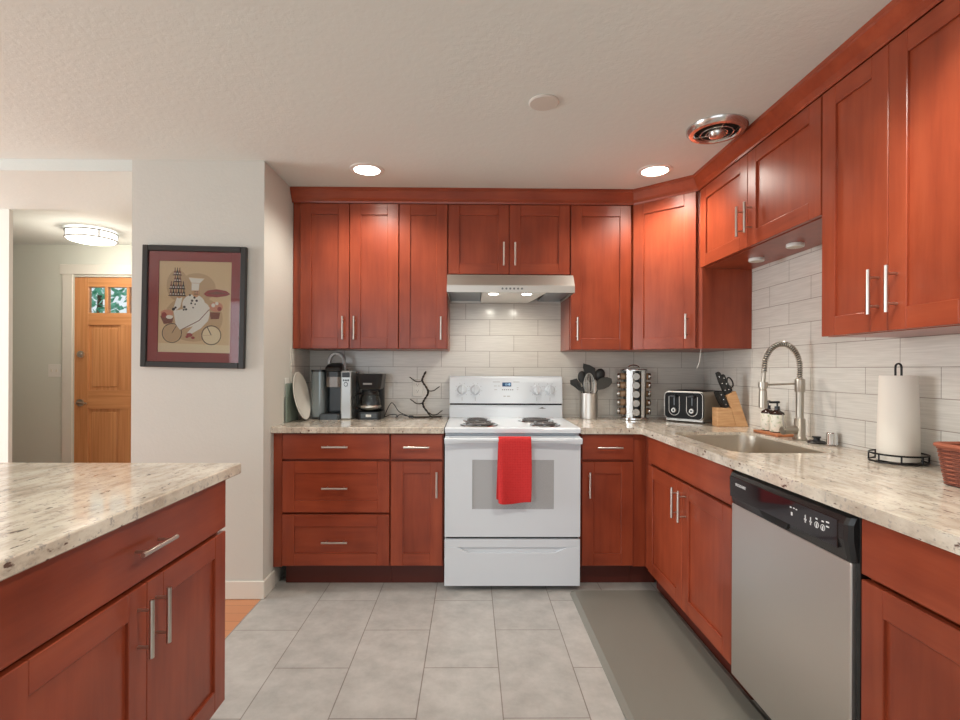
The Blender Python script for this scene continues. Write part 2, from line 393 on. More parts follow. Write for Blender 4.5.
# baseboards
struct('baseboard_left', MB().box(-2.062, XL + .012, -.782, -.77, 0, .097, .003).box(XL, XL + .012, -.77, -.625, 0, .097, .003), TRIMW, label='white baseboard wrapping the picture wall corner', cat='baseboard')
struct('baseboard_hall', MB().box(-6.08, -3.925, 1.148, 1.16, 0, .097, .003), TRIMW, label='white baseboard of the entry hall', cat='baseboard')
# hall door casing
struct('trim_1', MB().box(-3.925, dx0 - .004, 1.142, 1.16, 0, 2.075, .003).box(dx1 + .004, dx1 + .094, 1.142, 1.16, 0, 2.075, .003).box(-3.945, dx1 + .11, 1.138, 1.16, 2.075, 2.165, .003), TRIMW, label='white casing around the front door', cat='door casing')

# front door
dr = thing('door_1', 'fir front door with three small glass lights across the top', 'door', (-3.37, 1.18, 0), 0, kind='structure')
d = MB(); yf, yb_ = 1.165, 1.21
xs = [(-3.831, -3.708), (-3.030, -2.914)]
for a, b in xs: d.box(a, b, yf, yb_, .005, 2.052, .002, 0)
d.box(-3.708, -3.03, yf, yb_, 1.965, 2.052, .002, 1).box(-3.708, -3.03, yf, yb_, 1.62, 1.728, .002, 1)
d.box(-3.708, -3.03, yf, yb_, .86, 1.03, .002, 1).box(-3.708, -3.03, yf, yb_, .005, .22, .002, 1)
d.box(-3.42, -3.318, yf, yb_, .22, .86, .002, 0).box(-3.42, -3.318, yf, yb_, 1.03, 1.62, .002, 0)
for a, b in ((-3.56, -3.534), (-3.362, -3.336), (-3.19, -3.16)): d.box(a, b, yf, yb_, 1.728, 1.965, .002, 0)
d.box(-3.708, -3.03, yf + .02, yf + .026, 1.728, 1.733, 0, 0)
part('door_frame', d, [FIRV, FIRH], dr, world=True)
for a, b in ((-3.708, -3.42), (-3.318, -3.03)):
    for z0, z1 in ((1.03, 1.62), (.22, .86)):
        p = MB().box(a, b, yf + .018, yb_ - .015, z0, z1, 0).box(a + .03, b - .03, yf + .009, yf + .02, z0 + .03, z1 - .03, .008)
        part('door_panel', p, FIRV, dr, world=True)
for a, b in ((-3.708, -3.56), (-3.534, -3.362), (-3.336, -3.19), (-3.16, -3.03)):
    part('window_pane', MB().box(a, b, yf + .02, yf + .025, 1.733, 1.965, 0), GLASS, dr, world=True)
part('deadbolt', MB().cyl((-3.765, yf, 1.355), (-3.765, yf - .02, 1.355), .03).cyl((-3.765, yf - .02, 1.355), (-3.765, yf - .034, 1.355), .014), NICKEL, dr, world=True, label='round nickel deadbolt')
part('handle', MB().cyl((-3.77, yf, .915), (-3.77, yf - .015, .915), .032).cyl((-3.77, yf - .015, .915), (-3.77, yf - .05, .915), .011).tube([(-3.77, yf - .05, .915), (-3.73, yf - .052, .918), (-3.68, yf - .05, .912)], .009), NICKEL, dr, world=True, label='nickel lever handle')
# garden shrub outside the door lights
def leafmat():
    m = mat('garden_leaves', (1, 1, 1, 1), .6); t = NT(m); oi = t.coord((3, 3, 3)); n = t.n('ShaderNodeTexNoise', Scale=4, Detail=2); t.l(oi, n.inputs['Vector'])
    t.l(t.ramp(n.outputs['Fac'], [(.35, srgb(70, 160, 126)), (.5, srgb(110, 195, 165)), (.65, srgb(165, 225, 210))]), t.p.inputs['Base Color']); return m
lb = MB()
bmL = lb.bm
for i in range(3200):
    c = Vector((random.uniform(-6.4, -4.0), random.uniform(3.0, 3.8), random.uniform(.9, 3.4)))
    if random.random() < .35 and c.z > 2.3: continue
    a, b = Vector((random.gauss(0, 1), random.gauss(0, 1), random.gauss(0, 1))).normalized(), Vector((random.gauss(0, 1), random.gauss(0, 1), random.gauss(0, 1))).normalized()
    s_ = random.uniform(.04, .08)
    vs = [bmL.verts.new(c + a * s_ * k + b * s_ * .5 * l) for k, l in ((-1, 0), (0, -1), (1, 0), (0, 1))]
    try: bmL.faces.new(vs)
    except Exception: pass
lb.cyl((-5.2, 3.4, 0), (-5.2, 3.4, 2.2), .05, .03, mi=1)
solo('garden_shrub', lb, [leafmat(), mat('bark', srgb(90, 70, 55), .9)], 'leafy green shrub outdoors seen through the front door glass', 'shrub', (-5.2, 3.4, 0))
struct('ground_outside', MB().box(-9, 2, 1.4, 8, -.12, -.02, 0), mat('ground', srgb(150, 150, 140), .9), label='pale ground outside the front door', cat='ground')

# ------------------------------------------------------------------ cabinets
ST = .068
def shaker(mb, x0, x1, z0, z1, yf, hor=False, st=ST):
    t = .02
    pm = 1 if hor else 0
    mb.box(x0, x0 + st, yf, yf + t, z0, z1, .0018, 0).box(x1 - st, x1, yf, yf + t, z0, z1, .0018, 0)
    mb.box(x0 + st, x1 - st, yf, yf + t, z1 - st, z1, .0018, 1).box(x0 + st, x1 - st, yf, yf + t, z0, z0 + st, .0018, 1)
    mb.box(x0 + st - .002, x1 - st + .002, yf + .009, yf + t, z0 + st - .002, z1 - st + .002, 0, pm)
    return mb
def pull(mb, x, z, yf, vert=True, L=.143):
    h = L / 2; q = L * .32
    if vert:
        mb.cyl((x, yf - .034, z - h), (x, yf - .034, z + h), .006, seg=14)
        for s_ in (-q, q): mb.cyl((x, yf, z + s_), (x, yf - .034, z + s_), .0042, seg=10)
    else:
        mb.cyl((x - h, yf - .034, z), (x + h, yf - .034, z), .006, seg=14)
        for s_ in (-q, q): mb.cyl((x + s_, yf, z), (x + s_, yf - .034, z), .0042, seg=10)
    return mb
def front(parent, kind, x0, x1, z0, z1, yf, handle=None):
    """one door, drawer front or plain panel of a cabinet with its pull as a sub-part"""
    mb = MB()
    if kind == 'door': shaker(mb, x0, x1, z0, z1, yf)
    elif kind == 'shaker_drawer': shaker(mb, x0, x1, z0, z1, yf, True)
    else: mb.box(x0, x1, yf, yf + .02, z0, z1, .002, 1)
    nm = {'door': 'door', 'shaker_drawer': 'drawer', 'drawer': 'drawer', 'panel': 'false_drawer_front'}[kind]
    o = part(nm, mb, [WV, WH], parent)
    if handle:
        v, hx, hz = handle
        part('handle', pull(MB(), hx, hz, yf, v == 'v'), NICKEL, o)
    return o
ZU0, ZU1 = 1.3605, 2.2576
def upper(name, label, loc, rz, w, d, fronts, z0=ZU0, group='cherry wall cabinets'):
    t = thing(name, label, 'cabinet', loc, rz, group)
    zb = z0 - .002 - loc[2]
    part('body', MB().box(0, w, -d + .006, -.0005, zb, CEIL - .03 - loc[2], .001), WV, t)
    for f in fronts:
        k, x0, x1, h = f[:4]
        front(t, k, x0, x1, z0 - loc[2], ZU1 - loc[2], -(d + .02), h)
    return t
HZ = 1.486
W12 = .3048
g = .002
DU = .325
# back wall uppers (x local = world - x0)
x0 = -1.295
c1 = upper('wall_cabinet', 'tall two-door cherry wall cabinet at the left end, above the pod coffee machine', (x0, -.0085, ZU0), 0, 2 * W12, DU - .0085,
           [('door', g, W12 - g, ('v', W12 - .035, HZ - ZU0)), ('door', W12 + g, 2 * W12 - g, ('v', W12 + .035, HZ - ZU0))])
part('filler_strip', MB().box(XL + .003, x0 - .001, -.327, -.309, ZU0 - .002, CEIL - .03, .001), WV, c1, world=True)
c2 = upper('wall_cabinet', 'narrow one-door cherry wall cabinet left of the range hood, handle at its right', (-.381 - W12, -.0085, ZU0), 0, W12, DU - .0085,
           [('door', g + .002, W12 - g - .002, ('v', W12 - .04, HZ - ZU0))])
c3 = upper('wall_cabinet', 'short two-door cherry cabinet right above the range hood', (-.381, -.0085, 1.826), 0, .762, DU - .0085,
           [('door', .004, .381 - g, ('v', .381 - .035, 1.946 - 1.826)), ('door', .381 + g, .758, ('v', .381 + .035, 1.946 - 1.826))], z0=1.826)
c4 = upper('wall_cabinet', 'one-door cherry wall cabinet right of the range hood, above the utensil crock', (.381, -.0085, ZU0), 0, .384, DU - .0085,
           [('door', .004, .379, ('v', .041, HZ - ZU0))])
# corner cabinet with a diagonal door
cc = thing('corner_wall_cabinet', 'diagonal cherry corner wall cabinet above the spice rack and toaster', 'cabinet', (1.07, -.3, ZU0), 0, 'cherry wall cabinets')
P0 = Vector((.767, -.325)); P1 = Vector((1.0855, -.615))
body = [(.767, -.009), (1.3715, -.009), (1.3715, -.615), (P1.x, P1.y), (P0.x, P0.y)]
part('body', MB().prism(body, ZU0 - .002, CEIL - .03, 'z', 0, .001), WV, cc, world=True)
dg = (P1 - P0); dl = dg.length; ang = math.atan2(dg.y, dg.x)
dm = Matrix.Translation((P0.x, P0.y, 0)) @ Matrix.Rotation(ang, 4, 'Z')
o = MB(); shaker(o, .022, dl - .03, ZU0, ZU1, -.02); o.bm.transform(dm); do = part('door', o, [WV, WH], cc, world=True)
o = pull(MB(), dl - .03 - .045, HZ, -.02); o.bm.transform(dm); part('handle', o, NICKEL, do, world=True)
# right wall uppers: local x runs towards the camera, front faces -X
RZ = -PI / 2
DR = XR - 1.0655 - .02 - .0085
UP0, UP1 = -.6165, -1.6447
w5 = UP0 - UP1; m5 = w5 / 2 + .0
c5 = upper('wall_cabinet', 'short two-door cherry cabinet over the sink with puck lights beneath', (XR - .0085, UP0, 1.815), RZ, w5, DR,
           [('door', .012, m5 - g, ('v', m5 - .036, .13)), ('door', m5 + g, w5 - .006, ('v', m5 + .036, .13))], z0=1.815)
w6 = .6096
c6 = upper('wall_cabinet', 'tall two-door cherry wall cabinet above the paper towel roll', (XR - .0085, UP1, ZU0), RZ, w6, DR,
           [('door', g, w6 / 2 - .001, ('v', w6 / 2 - .036, HZ - ZU0)), ('door', w6 / 2 + .001, w6 - g, ('v', w6 / 2 + .036, HZ - ZU0))])
# crown moulding: a swept profile along the cabinet faces
def sweep(path, prof, mb):
    n = len(path); rings = []
    for i in range(n):
        p = Vector(path[i])
        d0 = (Vector(path[i]) - Vector(path[i - 1])).normalized() if i > 0 else None
        d1 = (Vector(path[i + 1]) - Vector(path[i])).normalized() if i < n - 1 else None
        d0 = d0 or d1; d1 = d1 or d0
        n0 = Vector((d0.y, -d0.x)); n1 = Vector((d1.y, -d1.x)); nb = (n0 + n1).normalized(); k = 1 / max(.3, nb.dot(n0))
        rings.append([(p.x + nb.x * o * k, p.y + nb.y * o * k, z) for o, z in prof])
    mb.loft(rings, smooth=False); return mb
prof = [(0, ZU1 + .002), (.004, ZU1 + .002), (.006, ZU1 + .012), (.018, ZU1 + .028), (.036, ZU1 + .066), (.042, ZU1 + .072), (.042, CEIL - .0005), (0, CEIL - .0005)]
nrm = Vector((dg.y, -dg.x)).normalized() * .02
path = [(XL + .002, -.3455), (.767 + .009, -.3455), (1.0655 - .0005, -.615 + .003), (1.065, UP1 - w6)]
struct('trim_2', sweep(path, prof, MB()), WH, label='cherry crown moulding running along the tops of the wall cabinets', cat='crown moulding')

# base cabinets
ZD = (.127, .7135, .7265, .866)   # door bottom, door top, drawer bottom, drawer top
DB = .622
def base(label, loc, rz, w, d, fronts, group='cherry base cabinets', hollow=False):
    t = thing('base_cabinet', label, 'cabinet', loc, rz, group)
    b = MB()
    if hollow:
        b.box(0, .018, -d + .008, 0, .115, .872, .001).box(w - .018, w, -d + .008, 0, .115, .872, .001).box(.018, w - .018, -d + .008, 0, .115, .133, .001)
        b.box(.018, w - .018, -d + .008, -d + .026, .7, .872, .001, 1).box(.018, w - .018, -.012, 0, .133, .6, .001)
    else: b.box(0, w, -d + .008, 0, .115, .872, .001)
    part('body', b, [WV, WH], t)
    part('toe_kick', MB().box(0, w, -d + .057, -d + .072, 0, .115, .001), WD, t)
    for f in fronts: front(t, f[0], f[1], f[2], f[3], f[4], -(d + .02), f[5])
    return t
yb0 = -.009
w = 2 * W12 - .001
b1 = base('three-drawer cherry base cabinet at the left end under the coffee machines', (-1.295, yb0, 0), 0, w, DB + yb0,
     [('drawer', .004, w - .004, ZD[2], ZD[3], ('h', w / 2, .797)), ('shaker_drawer', .004, w - .004, .4256, ZD[1], ('h', w / 2, .567)),
      ('shaker_drawer', .004, w - .004, ZD[0], .414, ('h', w / 2, .266))])
part('filler_strip', MB().box(XL + .001, -1.296, -.628, -.608, .115, .872, .001), WV, b1, world=True)
base('narrow cherry base cabinet with one drawer and door just left of the stove', (-.381 - W12, yb0, 0), 0, W12 - .006, DB + yb0,
     [('drawer', .004, W12 - .012, ZD[2], ZD[3], ('h', W12 / 2 - .004, .797)), ('door', .004, W12 - .012, ZD[0], ZD[1], ('v', W12 - .042, .588))])
xb = .39
b3 = base('narrow cherry base cabinet with one drawer and door just right of the stove', (xb, yb0, 0), 0, .30, DB + yb0,
     [('drawer', .006, .296, ZD[2], ZD[3], ('h', .157, .797)), ('door', .006, .296, ZD[0], ZD[1], ('v', .045, .588))])
XF = .7451                        # door faces of the right-hand run
part('filler_strip', MB().box(.691, XF + .02, -.622, -.604, .115, .872, .001), WV, b3, world=True)
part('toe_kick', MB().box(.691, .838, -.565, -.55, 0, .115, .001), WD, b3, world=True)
DRB = XR - XF - .02 - .009
xr_ = XR - .009
S0 = -.640
SW = 1.627 - .64
off = .0766
ms = off + (SW - off) / 2
bs = base('two-door cherry sink base cabinet with a plain wide front panel under the sink', (xr_, S0, 0), RZ, SW, DRB,
     [('panel', off, SW - .004, ZD[2], ZD[3], None), ('door', off, ms - .001, ZD[0], ZD[1], ('v', ms - .037, .612)), ('door', ms + .001, SW - .004, ZD[0], ZD[1], ('v', ms + .037, .612))], hollow=True)
part('filler_strip', MB().box(-.018, off - .003, -DRB - .002, -DRB + .016, .115, .872, .001), WV, bs)
base('cherry base cabinet with a wide drawer at the near right, past the dishwasher', (xr_, -2.2605, 0), RZ, .76, DRB,
     [('drawer', .004, .756, ZD[2], ZD[3], ('h', .38, .797)), ('door', .004, .379, ZD[0], ZD[1], ('v', .345, .612)), ('door', .381, .756, ZD[0], ZD[1], ('v', .415, .612))])
# island
XI = -1.0517
IW = .838
isl = base('cherry island cabinet with a wide top drawer and two doors under the near granite slab', (-1.71, -1.8113 - IW, 0), PI / 2, IW, 1.71 - 1.0517 - .02,
     [('drawer', .002, IW - .002, .704, .866, ('h', IW / 2, .785)), ('door', .002, IW / 2 - .001, ZD[0], .692, ('v', IW / 2 - .036, .592)), ('door', IW / 2 + .001, IW - .002, ZD[0], .692, ('v', IW / 2 + .036, .592))], group='cherry island cabinet')
isc = MB().box(-2.1, -1.0217, -2.80, -1.764, ZC - TH, ZC, .003)
solo('island_countertop', isc, GRAN, 'speckled cream granite slab on the kitchen island', 'countertop', (-1.5, -2.2, ZC - TH))

# countertops
XE, YC = .7234, -.669
solo('countertop', MB().box(XL + .001, -.3835, YC, -.009, ZC - TH, ZC, .0025), GRAN, 'short granite countertop left of the stove carrying the coffee makers', 'countertop', (-.87, -.34, ZC - TH))
SKX0, SKX1, SKY0, SKY1 = .81, 1.24, -1.53, -.85
hole = rrect(SKX0, SKX1, SKY0, SKY1, .085, 8)
cm = MB().slab([(.3845, YC), (XE - .012, YC), (XE - .003, YC - .003), (XE, YC - .012), (XE, -3.06), (xr_, -3.06), (xr_, -.009), (.3845, -.009)], [hole], ZC - TH, ZC)
solo('countertop', cm, GRAN, 'long L-shaped granite countertop right of the stove with the sink cut into it', 'countertop', (1.05, -1.2, ZC - TH))

# sink: undermount steel bowl
sk = thing('kitchen_sink', 'stainless steel undermount sink with rounded corners in the right countertop', 'sink', ((SKX0 + SKX1) / 2, (SKY0 + SKY1) / 2, .70))
b = MB()
zr = ZC - TH - .001
rings = [[(x, y, zr) for x, y in rrect(SKX0 - .02, SKX1 + .02, SKY0 - .02, SKY1 + .02, .09, 8)], [(x, y, zr) for x, y in rrect(SKX0 + .001, SKX1 - .001, SKY0 + .001, SKY1 - .001, .0845, 8)], [(x, y, ZC - .015) for x, y in rrect(SKX0 + .001, SKX1 - .001, SKY0 + .001, SKY1 - .001, .0845, 8)], [(x, y, ZC - .015) for x, y in rrect(SKX0 + .003, SKX1 - .003, SKY0 + .003, SKY1 - .003, .0835, 8)],
         [(x, y, .74) for x, y in rrect(SKX0 + .006, SKX1 - .006, SKY0 + .006, SKY1 - .006, .085, 8)], [(x, y, .712) for x, y in rrect(SKX0 + .03, SKX1 - .03, SKY0 + .03, SKY1 - .03, .07, 8)],
         [(x, y, .705) for x, y in rrect(SKX0 + .12, SKX1 - .12, SKY0 + .2, SKY1 - .2, .05, 8)]]
b.loft(rings, caps=False)
bmesh.ops.holes_fill(b.bm, edges=[e for e in b.bm.edges if e.is_boundary and all(abs(v.co.z - .705) < 1e-4 for v in e.verts)])
sb = part('bowl', b, STEELS, sk, world=True)
part('drain', MB().lathe([(0, .712), (.03, .712), (.044, .7125), (.046, .709), (.046, .7065)], ((SKX0 + SKX1) / 2, (SKY0 + SKY1) / 2, 0)), CHROME, sk, world=True)

# ------------------------------------------------------------------ stove
st = thing('stove', 'white freestanding electric coil stove between the base cabinets', 'stove', (0, -.34, 0))
HS = .377
b = MB().box(-HS, HS, -.64, -.06, .03, .875, .003)
for x in (-.33, .33):
    for y in (-.58, -.12): b.cyl((x, y, 0), (x, y, .031), .016, mi=1)
part('body', b, [WHITE, BLACK], st, world=True)
ct = MB().prism([(-.69, .881), (-.69, .905), (-.684, .911), (-.09, .913), (-.09, .877), (-.66, .877)], -HS, HS, 'x', 0, .002)
part('cooktop', ct, WHITE, st, world=True)
# riser and control panel
ris = MB().prism([(-.09, .905), (-.115, .912), (-.108, .96), (-.104, .996), (-.02, .996), (-.02, .905)], -HS, HS, 'x', 0, .001)
ris.box(-.07, HS - .003 - .3, -.1, -.03, .996, 1.0, 0, 1)
part('riser', ris, [WHITE, DARK], st, world=True)
part('vent_gap', MB().box(-HS + .004, HS - .004, -.102, -.02, .9955, 1.0075, 0), DARK, st, world=True, label='black shadow gap under the control panel')
bgp = MB().prism([(-.118, 1.007), (-.104, 1.15), (-.098, 1.178), (-.086, 1.189), (-.02, 1.189), (-.02, 1.007)], -HS, HS, 'x', 0, .002)
bg_ = part('control_panel', bgp, WHITE, st, world=True)
PANEL_SL = math.atan2(.014, .143)
def onpanel(x, z, d=0): return Vector((x, -.118 + (z - 1.007) * .0979 - d, z))
pm_ = Matrix.Rotation(-PANEL_SL, 4, 'X')
PMARK = []
GREYP = mat('grey_print', srgb(120, 120, 122), .6); SOFTP = mat('soft_grey_print', srgb(176, 178, 180), .6)
for kx in (-.293, -.205, .205, .293):
    c = onpanel(kx, 1.098)
    k = MB().lathe([(.034, 0), (.034, .004), (.030, .007), (.026, .016), (.023, .022), (0, .023)], seg=28)
    k.box(-.006, .006, -.033, .033, .018, .034, .003)
    k.bm.transform(Matrix.Translation(c) @ pm_ @ FRONT)
    kk = part('knob', k, WHITE, bg_, world=True)
    t_ = MB()
    for a in range(-140, 141, 40):
        r = math.radians(a - 90); t_.box(-.0015, .0015, .039, .047, 0, .0006, 0, mtx=Matrix.Rotation(r + PI / 2, 4, 'Z'))
    t_.box(-.0018, .0018, -.075, -.05, 0, .0006, 0)
    t_.bm.transform(Matrix.Translation(c) @ pm_ @ FRONT)
    PMARK.append(t_)
c = onpanel(.005, 1.133, .0005)
LCD = emit('clock_display', srgb(20, 62, 100), .25)
part('clock_display', MB().box(-.03, .03, -.0135, .0135, 0, .001, 0, mtx=Matrix.Translation(c) @ pm_ @ FRONT), LCD, bg_, world=True)
text('clock_digits', '1:10', .02, Matrix.Translation(onpanel(.012, 1.133, .002)) @ pm_ @ FRONT, emit('clock_digits', srgb(190, 225, 250), .8), bg_)
mk = MB()
for q in PMARK:
    me_ = bpy.data.meshes.new('t'); q.bm.to_mesh(me_); q.bm.free(); n0 = len(mk.bm.faces); mk.bm.from_mesh(me_); mk.bm.faces.ensure_lookup_table(); bpy.data.meshes.remove(me_)
    for f in mk.bm.faces[n0:]: f.material_index = 1
for i, x in enumerate([-.032 + .0135 * k for k in range(6)]): mk.box(x, x + .008, -.003, .003, 0, .0006, 0, mtx=Matrix.Translation(onpanel(.005, 1.098, .0003)) @ pm_ @ FRONT)
for x0_, x1_, z_ in ((-.088, -.04, 1.150), (.048, .09, 1.150), (-.08, -.062, 1.123), (-.055, -.042, 1.123), (-.078, -.06, 1.098), (.072, .084, 1.112), (.072, .082, 1.1)):
    mk.box(x0_, x1_, -.0022, .0022, 0, .0006, 0, mi=1, mtx=Matrix.Translation(onpanel(0, z_, .0003)) @ pm_ @ FRONT)
for x0_, x1_ in ((-.02, -.005), (.003, .024)):
    mk.box(x0_, x1_, -.0035, .0035, 0, .0006, 0, mi=1, mtx=Matrix.Translation(onpanel(.003, 1.055, .0003)) @ pm_ @ FRONT)
absorb(bg_, mk, [GREYP, SOFTP])
em = MB().prism([(.215, .975), (.232, .9785), (.243, .983), (.254, .9785), (.272, .975), (.243, .972)], -.1085, -.105, 'y')
part('oven_vent_emblem', em, STEELD, st, world=True)
# burners
def burner(x, y, r):
    o = part('burner', MB().lathe([(r + .014, .0005), (r + .012, .004), (r, .0045), (r - .012, -.0005 + .001), (0, .001)], (x, y, .9125), 36), CHROME, st, world=True, label='chrome drip pan with a dark coil element')
    c = MB(); pts = []
    turns = 3 if r < .09 else 4
    for i in range(turns * 26 + 1):
        a = 2 * PI * i / 26; rr = .02 + (r - .012 - .02) * i / (turns * 26); pts.append((x + rr * math.cos(a), y + rr * math.sin(a), .9245))
    c.tube(pts, .0040, 6)
    for a in (0, 2 * PI / 3, 4 * PI / 3): c.box(.012, r - .006, -.002, .002, .9135, .922, 0, mtx=Matrix.Translation((x, y, 0)) @ Matrix.Rotation(a + .5, 4, 'Z'))
    part('coil', c, mat('coil_metal', srgb(112, 110, 110), .35, .7), o, world=True)
burner(-.185, -.565, .098); burner(-.195, -.325, .076); burner(.172, -.33, .098); burner(.197, -.565, .076)
# oven door
od = MB()
wx0, wx1, wz0, wz1 = -.225, .23, .457, .731
yo = -.684
od.slab(rrect(-HS, HS, .303, .862, .004, 2), [[(wx0, wz0), (wx1, wz0), (wx1, wz1), (wx0, wz1)]], .642, -yo)
od.bm.transform(FRONT)
odo = part('oven_door', od, WHITE, st, world=True)
def ovenwin():
    m = mat('oven_window', srgb(120, 122, 126), .08); t = NT(m); v = t.coord((1, 1, 1)); 
    w_ = t.n('ShaderNodeTexChecker', Scale=260); t.l(v, w_.inputs['Vector']); w_.inputs['Color1'].default_value = srgb(192, 193, 194); w_.inputs['Color2'].default_value = srgb(150, 152, 155)
    t.l(w_.outputs[0], t.p.inputs['Base Color']); return m
part('window', MB().box(wx0, wx1, yo + .003, yo + .02, wz0, wz1, 0), ovenwin(), odo, world=True, label='grey dotted oven glass')
# handle: full-width arched bar
rings = []
for i in range(25):
    u = -1 + 2 * i / 24; x = u * HS
    drop = .036 if abs(u) > .97 else .024 + .014 * abs(u) ** 2.4
    zt = .862; ztop = zt - .004; zbot = zt - drop
    rings.append([(x, -.728, ztop), (x, -.738, ztop - .004), (x, -.740, ztop - .012), (x, -.733, zbot), (x, -.722, zbot), (x, -.716, ztop - .006)])
hb = MB().loft(rings, smooth=True)
for sx in (-1, 1): hb.box(sx * HS - (.0 if sx < 0 else .03), sx * HS + (.03 if sx < 0 else 0), -.726, yo + .002, .826, .858, .003)
part('handle', hb, WHITE, odo, world=True)
# drawer with an indented pull
dw = MB()
z0, z1 = .03, .289
dw.box(-HS, HS, -.674, -.642, z0, z1, .003)
dw.prism([(-HS, z0), (HS, z0), (HS, z1 - .045), (.3, z1 - .045), (.24, z1 - .075), (-.24, z1 - .075), (-.3, z1 - .045), (-HS, z1 - .045)], -.684, -.673, 'y', 0, .0015)
dw.prism([(-HS, z1 - .045), (-.3, z1 - .045), (.3, z1 - .045), (HS, z1 - .045), (HS, z1), (-HS, z1)], -.684, -.673, 'y', 0, .0015)
part('drawer', dw, WHITE, st, world=True)
part('gap', MB().box(-HS + .008, HS - .008, -.66, -.642, .289, .303, 0), DARK, st, world=True, label='black gap between oven door and drawer')

# red dish towel over the oven handle
def towel():
    mb = MB(); b = mb.bm
    nx = 18
    path = []
    # down the front from the bar, over the bar, and down behind it
    pth = [(-.728, .52)] + [(-.7275 + .0, .56)] 
    fr = [(-.7495, .507 + i * (.845 - .507) / 26) for i in range(27)]
    top = [(-.7485, .856), (-.744, .8645), (-.736, .867), (-.728, .8665), (-.7185, .862), (-.7125, .85)]
    bk = [(-.708, .835 - i * (.835 - .512) / 22) for i in range(23)]
    def row(p, side):
        y, z = p; out = []
        for i in range(nx + 1):
            u = i / nx; x = -.083 + .178 * u
            if side == 'f':
                k = max(0, (.85 - z) / .35)
                x += .006 * math.sin(k * 3) * (u - .3); yy = y - .004 * k * math.sin(u * 7 + .6) - .012 * k * math.exp(-((u - .12) / .1) ** 2)
                zz = z - .006 * math.sin(u * 5) * k
            elif side == 'b':
                k = max(0, (.85 - z) / .35); x -= .010 * k; yy = y + .002 * k * math.sin(u * 6); zz = z + .004 * math.sin(u * 4 + 1) * k
            else: yy, zz = y, z
            out.append((x, yy, zz))
        return out
    rows = [row(p, 'f') for p in fr] + [row(p, 't') for p in top] + [row(p, 'b') for p in bk]
    mb.loft(rows, closed=False, caps=False)
    return mb
def towelmat():
    m = mat('red_waffle_cloth', (1, 1, 1, 1), .9); t = NT(m); v = t.coord((1, 1, 1))
    br = t.n('ShaderNodeTexBrick', offset=0.0); mp = t.n('ShaderNodeSeparateXYZ'); t.l(v, mp.inputs[0]); cx = t.n('ShaderNodeCombineXYZ'); t.l(mp.outputs[0], cx.inputs[0]); t.l(mp.outputs[2], cx.inputs[1]); t.l(cx.outputs[0], br.inputs['Vector'])
    br.inputs['Scale'].default_value = 1; br.inputs['Brick Width'].default_value = .009; br.inputs['Row Height'].default_value = .009; br.inputs['Mortar Size'].default_value = .0016; br.inputs['Mortar Smooth'].default_value = .8
    br.inputs['Color1'].default_value = srgb(216, 44, 46); br.inputs['Color2'].default_value = srgb(208, 38, 42); br.inputs['Mortar'].default_value = srgb(220, 62, 60)
    t.l(br.outputs['Color'], t.p.inputs['Base Color']); t.bump(br.outputs['Fac'], .7, .003); return m
tw = solo('dish_towel', towel(), towelmat(), 'red waffle-weave dish towel hanging over the white oven handle', 'towel', (.006, -.73, .867))
md = tw.modifiers.new('thickness', 'SOLIDIFY'); md.thickness = .003; md.offset = 0
md = tw.modifiers.new('smooth', 'SUBSURF'); md.levels = 1; md.render_levels = 1

# ------------------------------------------------------------------ range hood
hd = thing('range_hood', 'stainless steel range hood under the short cabinet over the stove', 'range hood', (0, -.25, 1.68))
HW = .379
hz = 1.822
h = MB()
h.prism([(-.33, 1.802), (-.448, 1.802), (-.498, 1.735), (-.5, 1.73), (-.5, 1.69), (-.492, 1.69), (-.492, 1.727), (-.444, 1.794), (-.33, 1.794)], -HW, HW, 'x', 0)
h.prism([(-.30, hz), (-.335, hz), (-.335, 1.80), (-.30, 1.80)], -HW, HW, 'x', 0)
h.box(-HW, HW, -.34, -.01, hz - .008, hz, 0)
for x in (-HW, HW - .006): h.prism([(-.012, 1.69), (-.012, 1.798), (-.446, 1.798), (-.495, 1.733), (-.495, 1.69)], x, x + .006, 'x', 0)
h.box(-HW, HW, -.018, -.01, 1.69, hz, 0)
part('shell', h, STEELH, hd, world=True)
FILT = mat('hood_filter_mesh', srgb(150, 158, 164), .4, .9)
part('filter', MB().box(-HW + .012, -.175, -.48, -.022, 1.7, 1.708, .001), FILT, hd, world=True)
part('filter', MB().box(.22, HW - .012, -.48, -.022, 1.7, 1.708, .001), FILT, hd, world=True)
part('light_panel', MB().prism([(-.17, -.03), (.155, -.03), (.21, -.488), (-.17, -.488)], 1.688, 1.706, 'z', 0, .002), mat('hood_panel', srgb(226, 226, 220), .35), hd, world=True)
for x in (-.1, .1): part('lamp', MB().lathe([(0, -.002), (.026, -.002), (.03, .001), (.03, .004)], (x, -.44, 1.687), 24), GLOWS, hd, world=True)
bt = MB()
for i in range(6): bt.cyl((-.05 + i * .023, -.5, 1.712), (-.05 + i * .023, -.503, 1.712), .006, seg=14)
part('button_row', bt, STEELD, hd, world=True)

# ------------------------------------------------------------------ dishwasher (faces -X)
dwh = thing('dishwasher', 'stainless dishwasher with a black control strip, between sink base and near right cabinet', 'dishwasher', (XF + .3, -1.94, 0))
Y0, Y1 = -1.632, -2.248
d = MB().box(XF + .04, xr_, Y1, Y0, .1, .868, .002).box(XF + .085, XF + .11, Y1, Y0, .0, .1, .001)
part('body', d, BLACK, dwh, world=True)
dp = MB().box(XF - .005, XF + .038, Y1 + .012, Y0 - .001, .105, .742, .004, seg=2)
part('door', dp, STEELV, dwh, world=True)
part('side_gasket', MB().box(XF + .008, XF + .04, Y1 - .004, Y1 + .012, .105, .866, .001), BLACK, dwh, world=True)
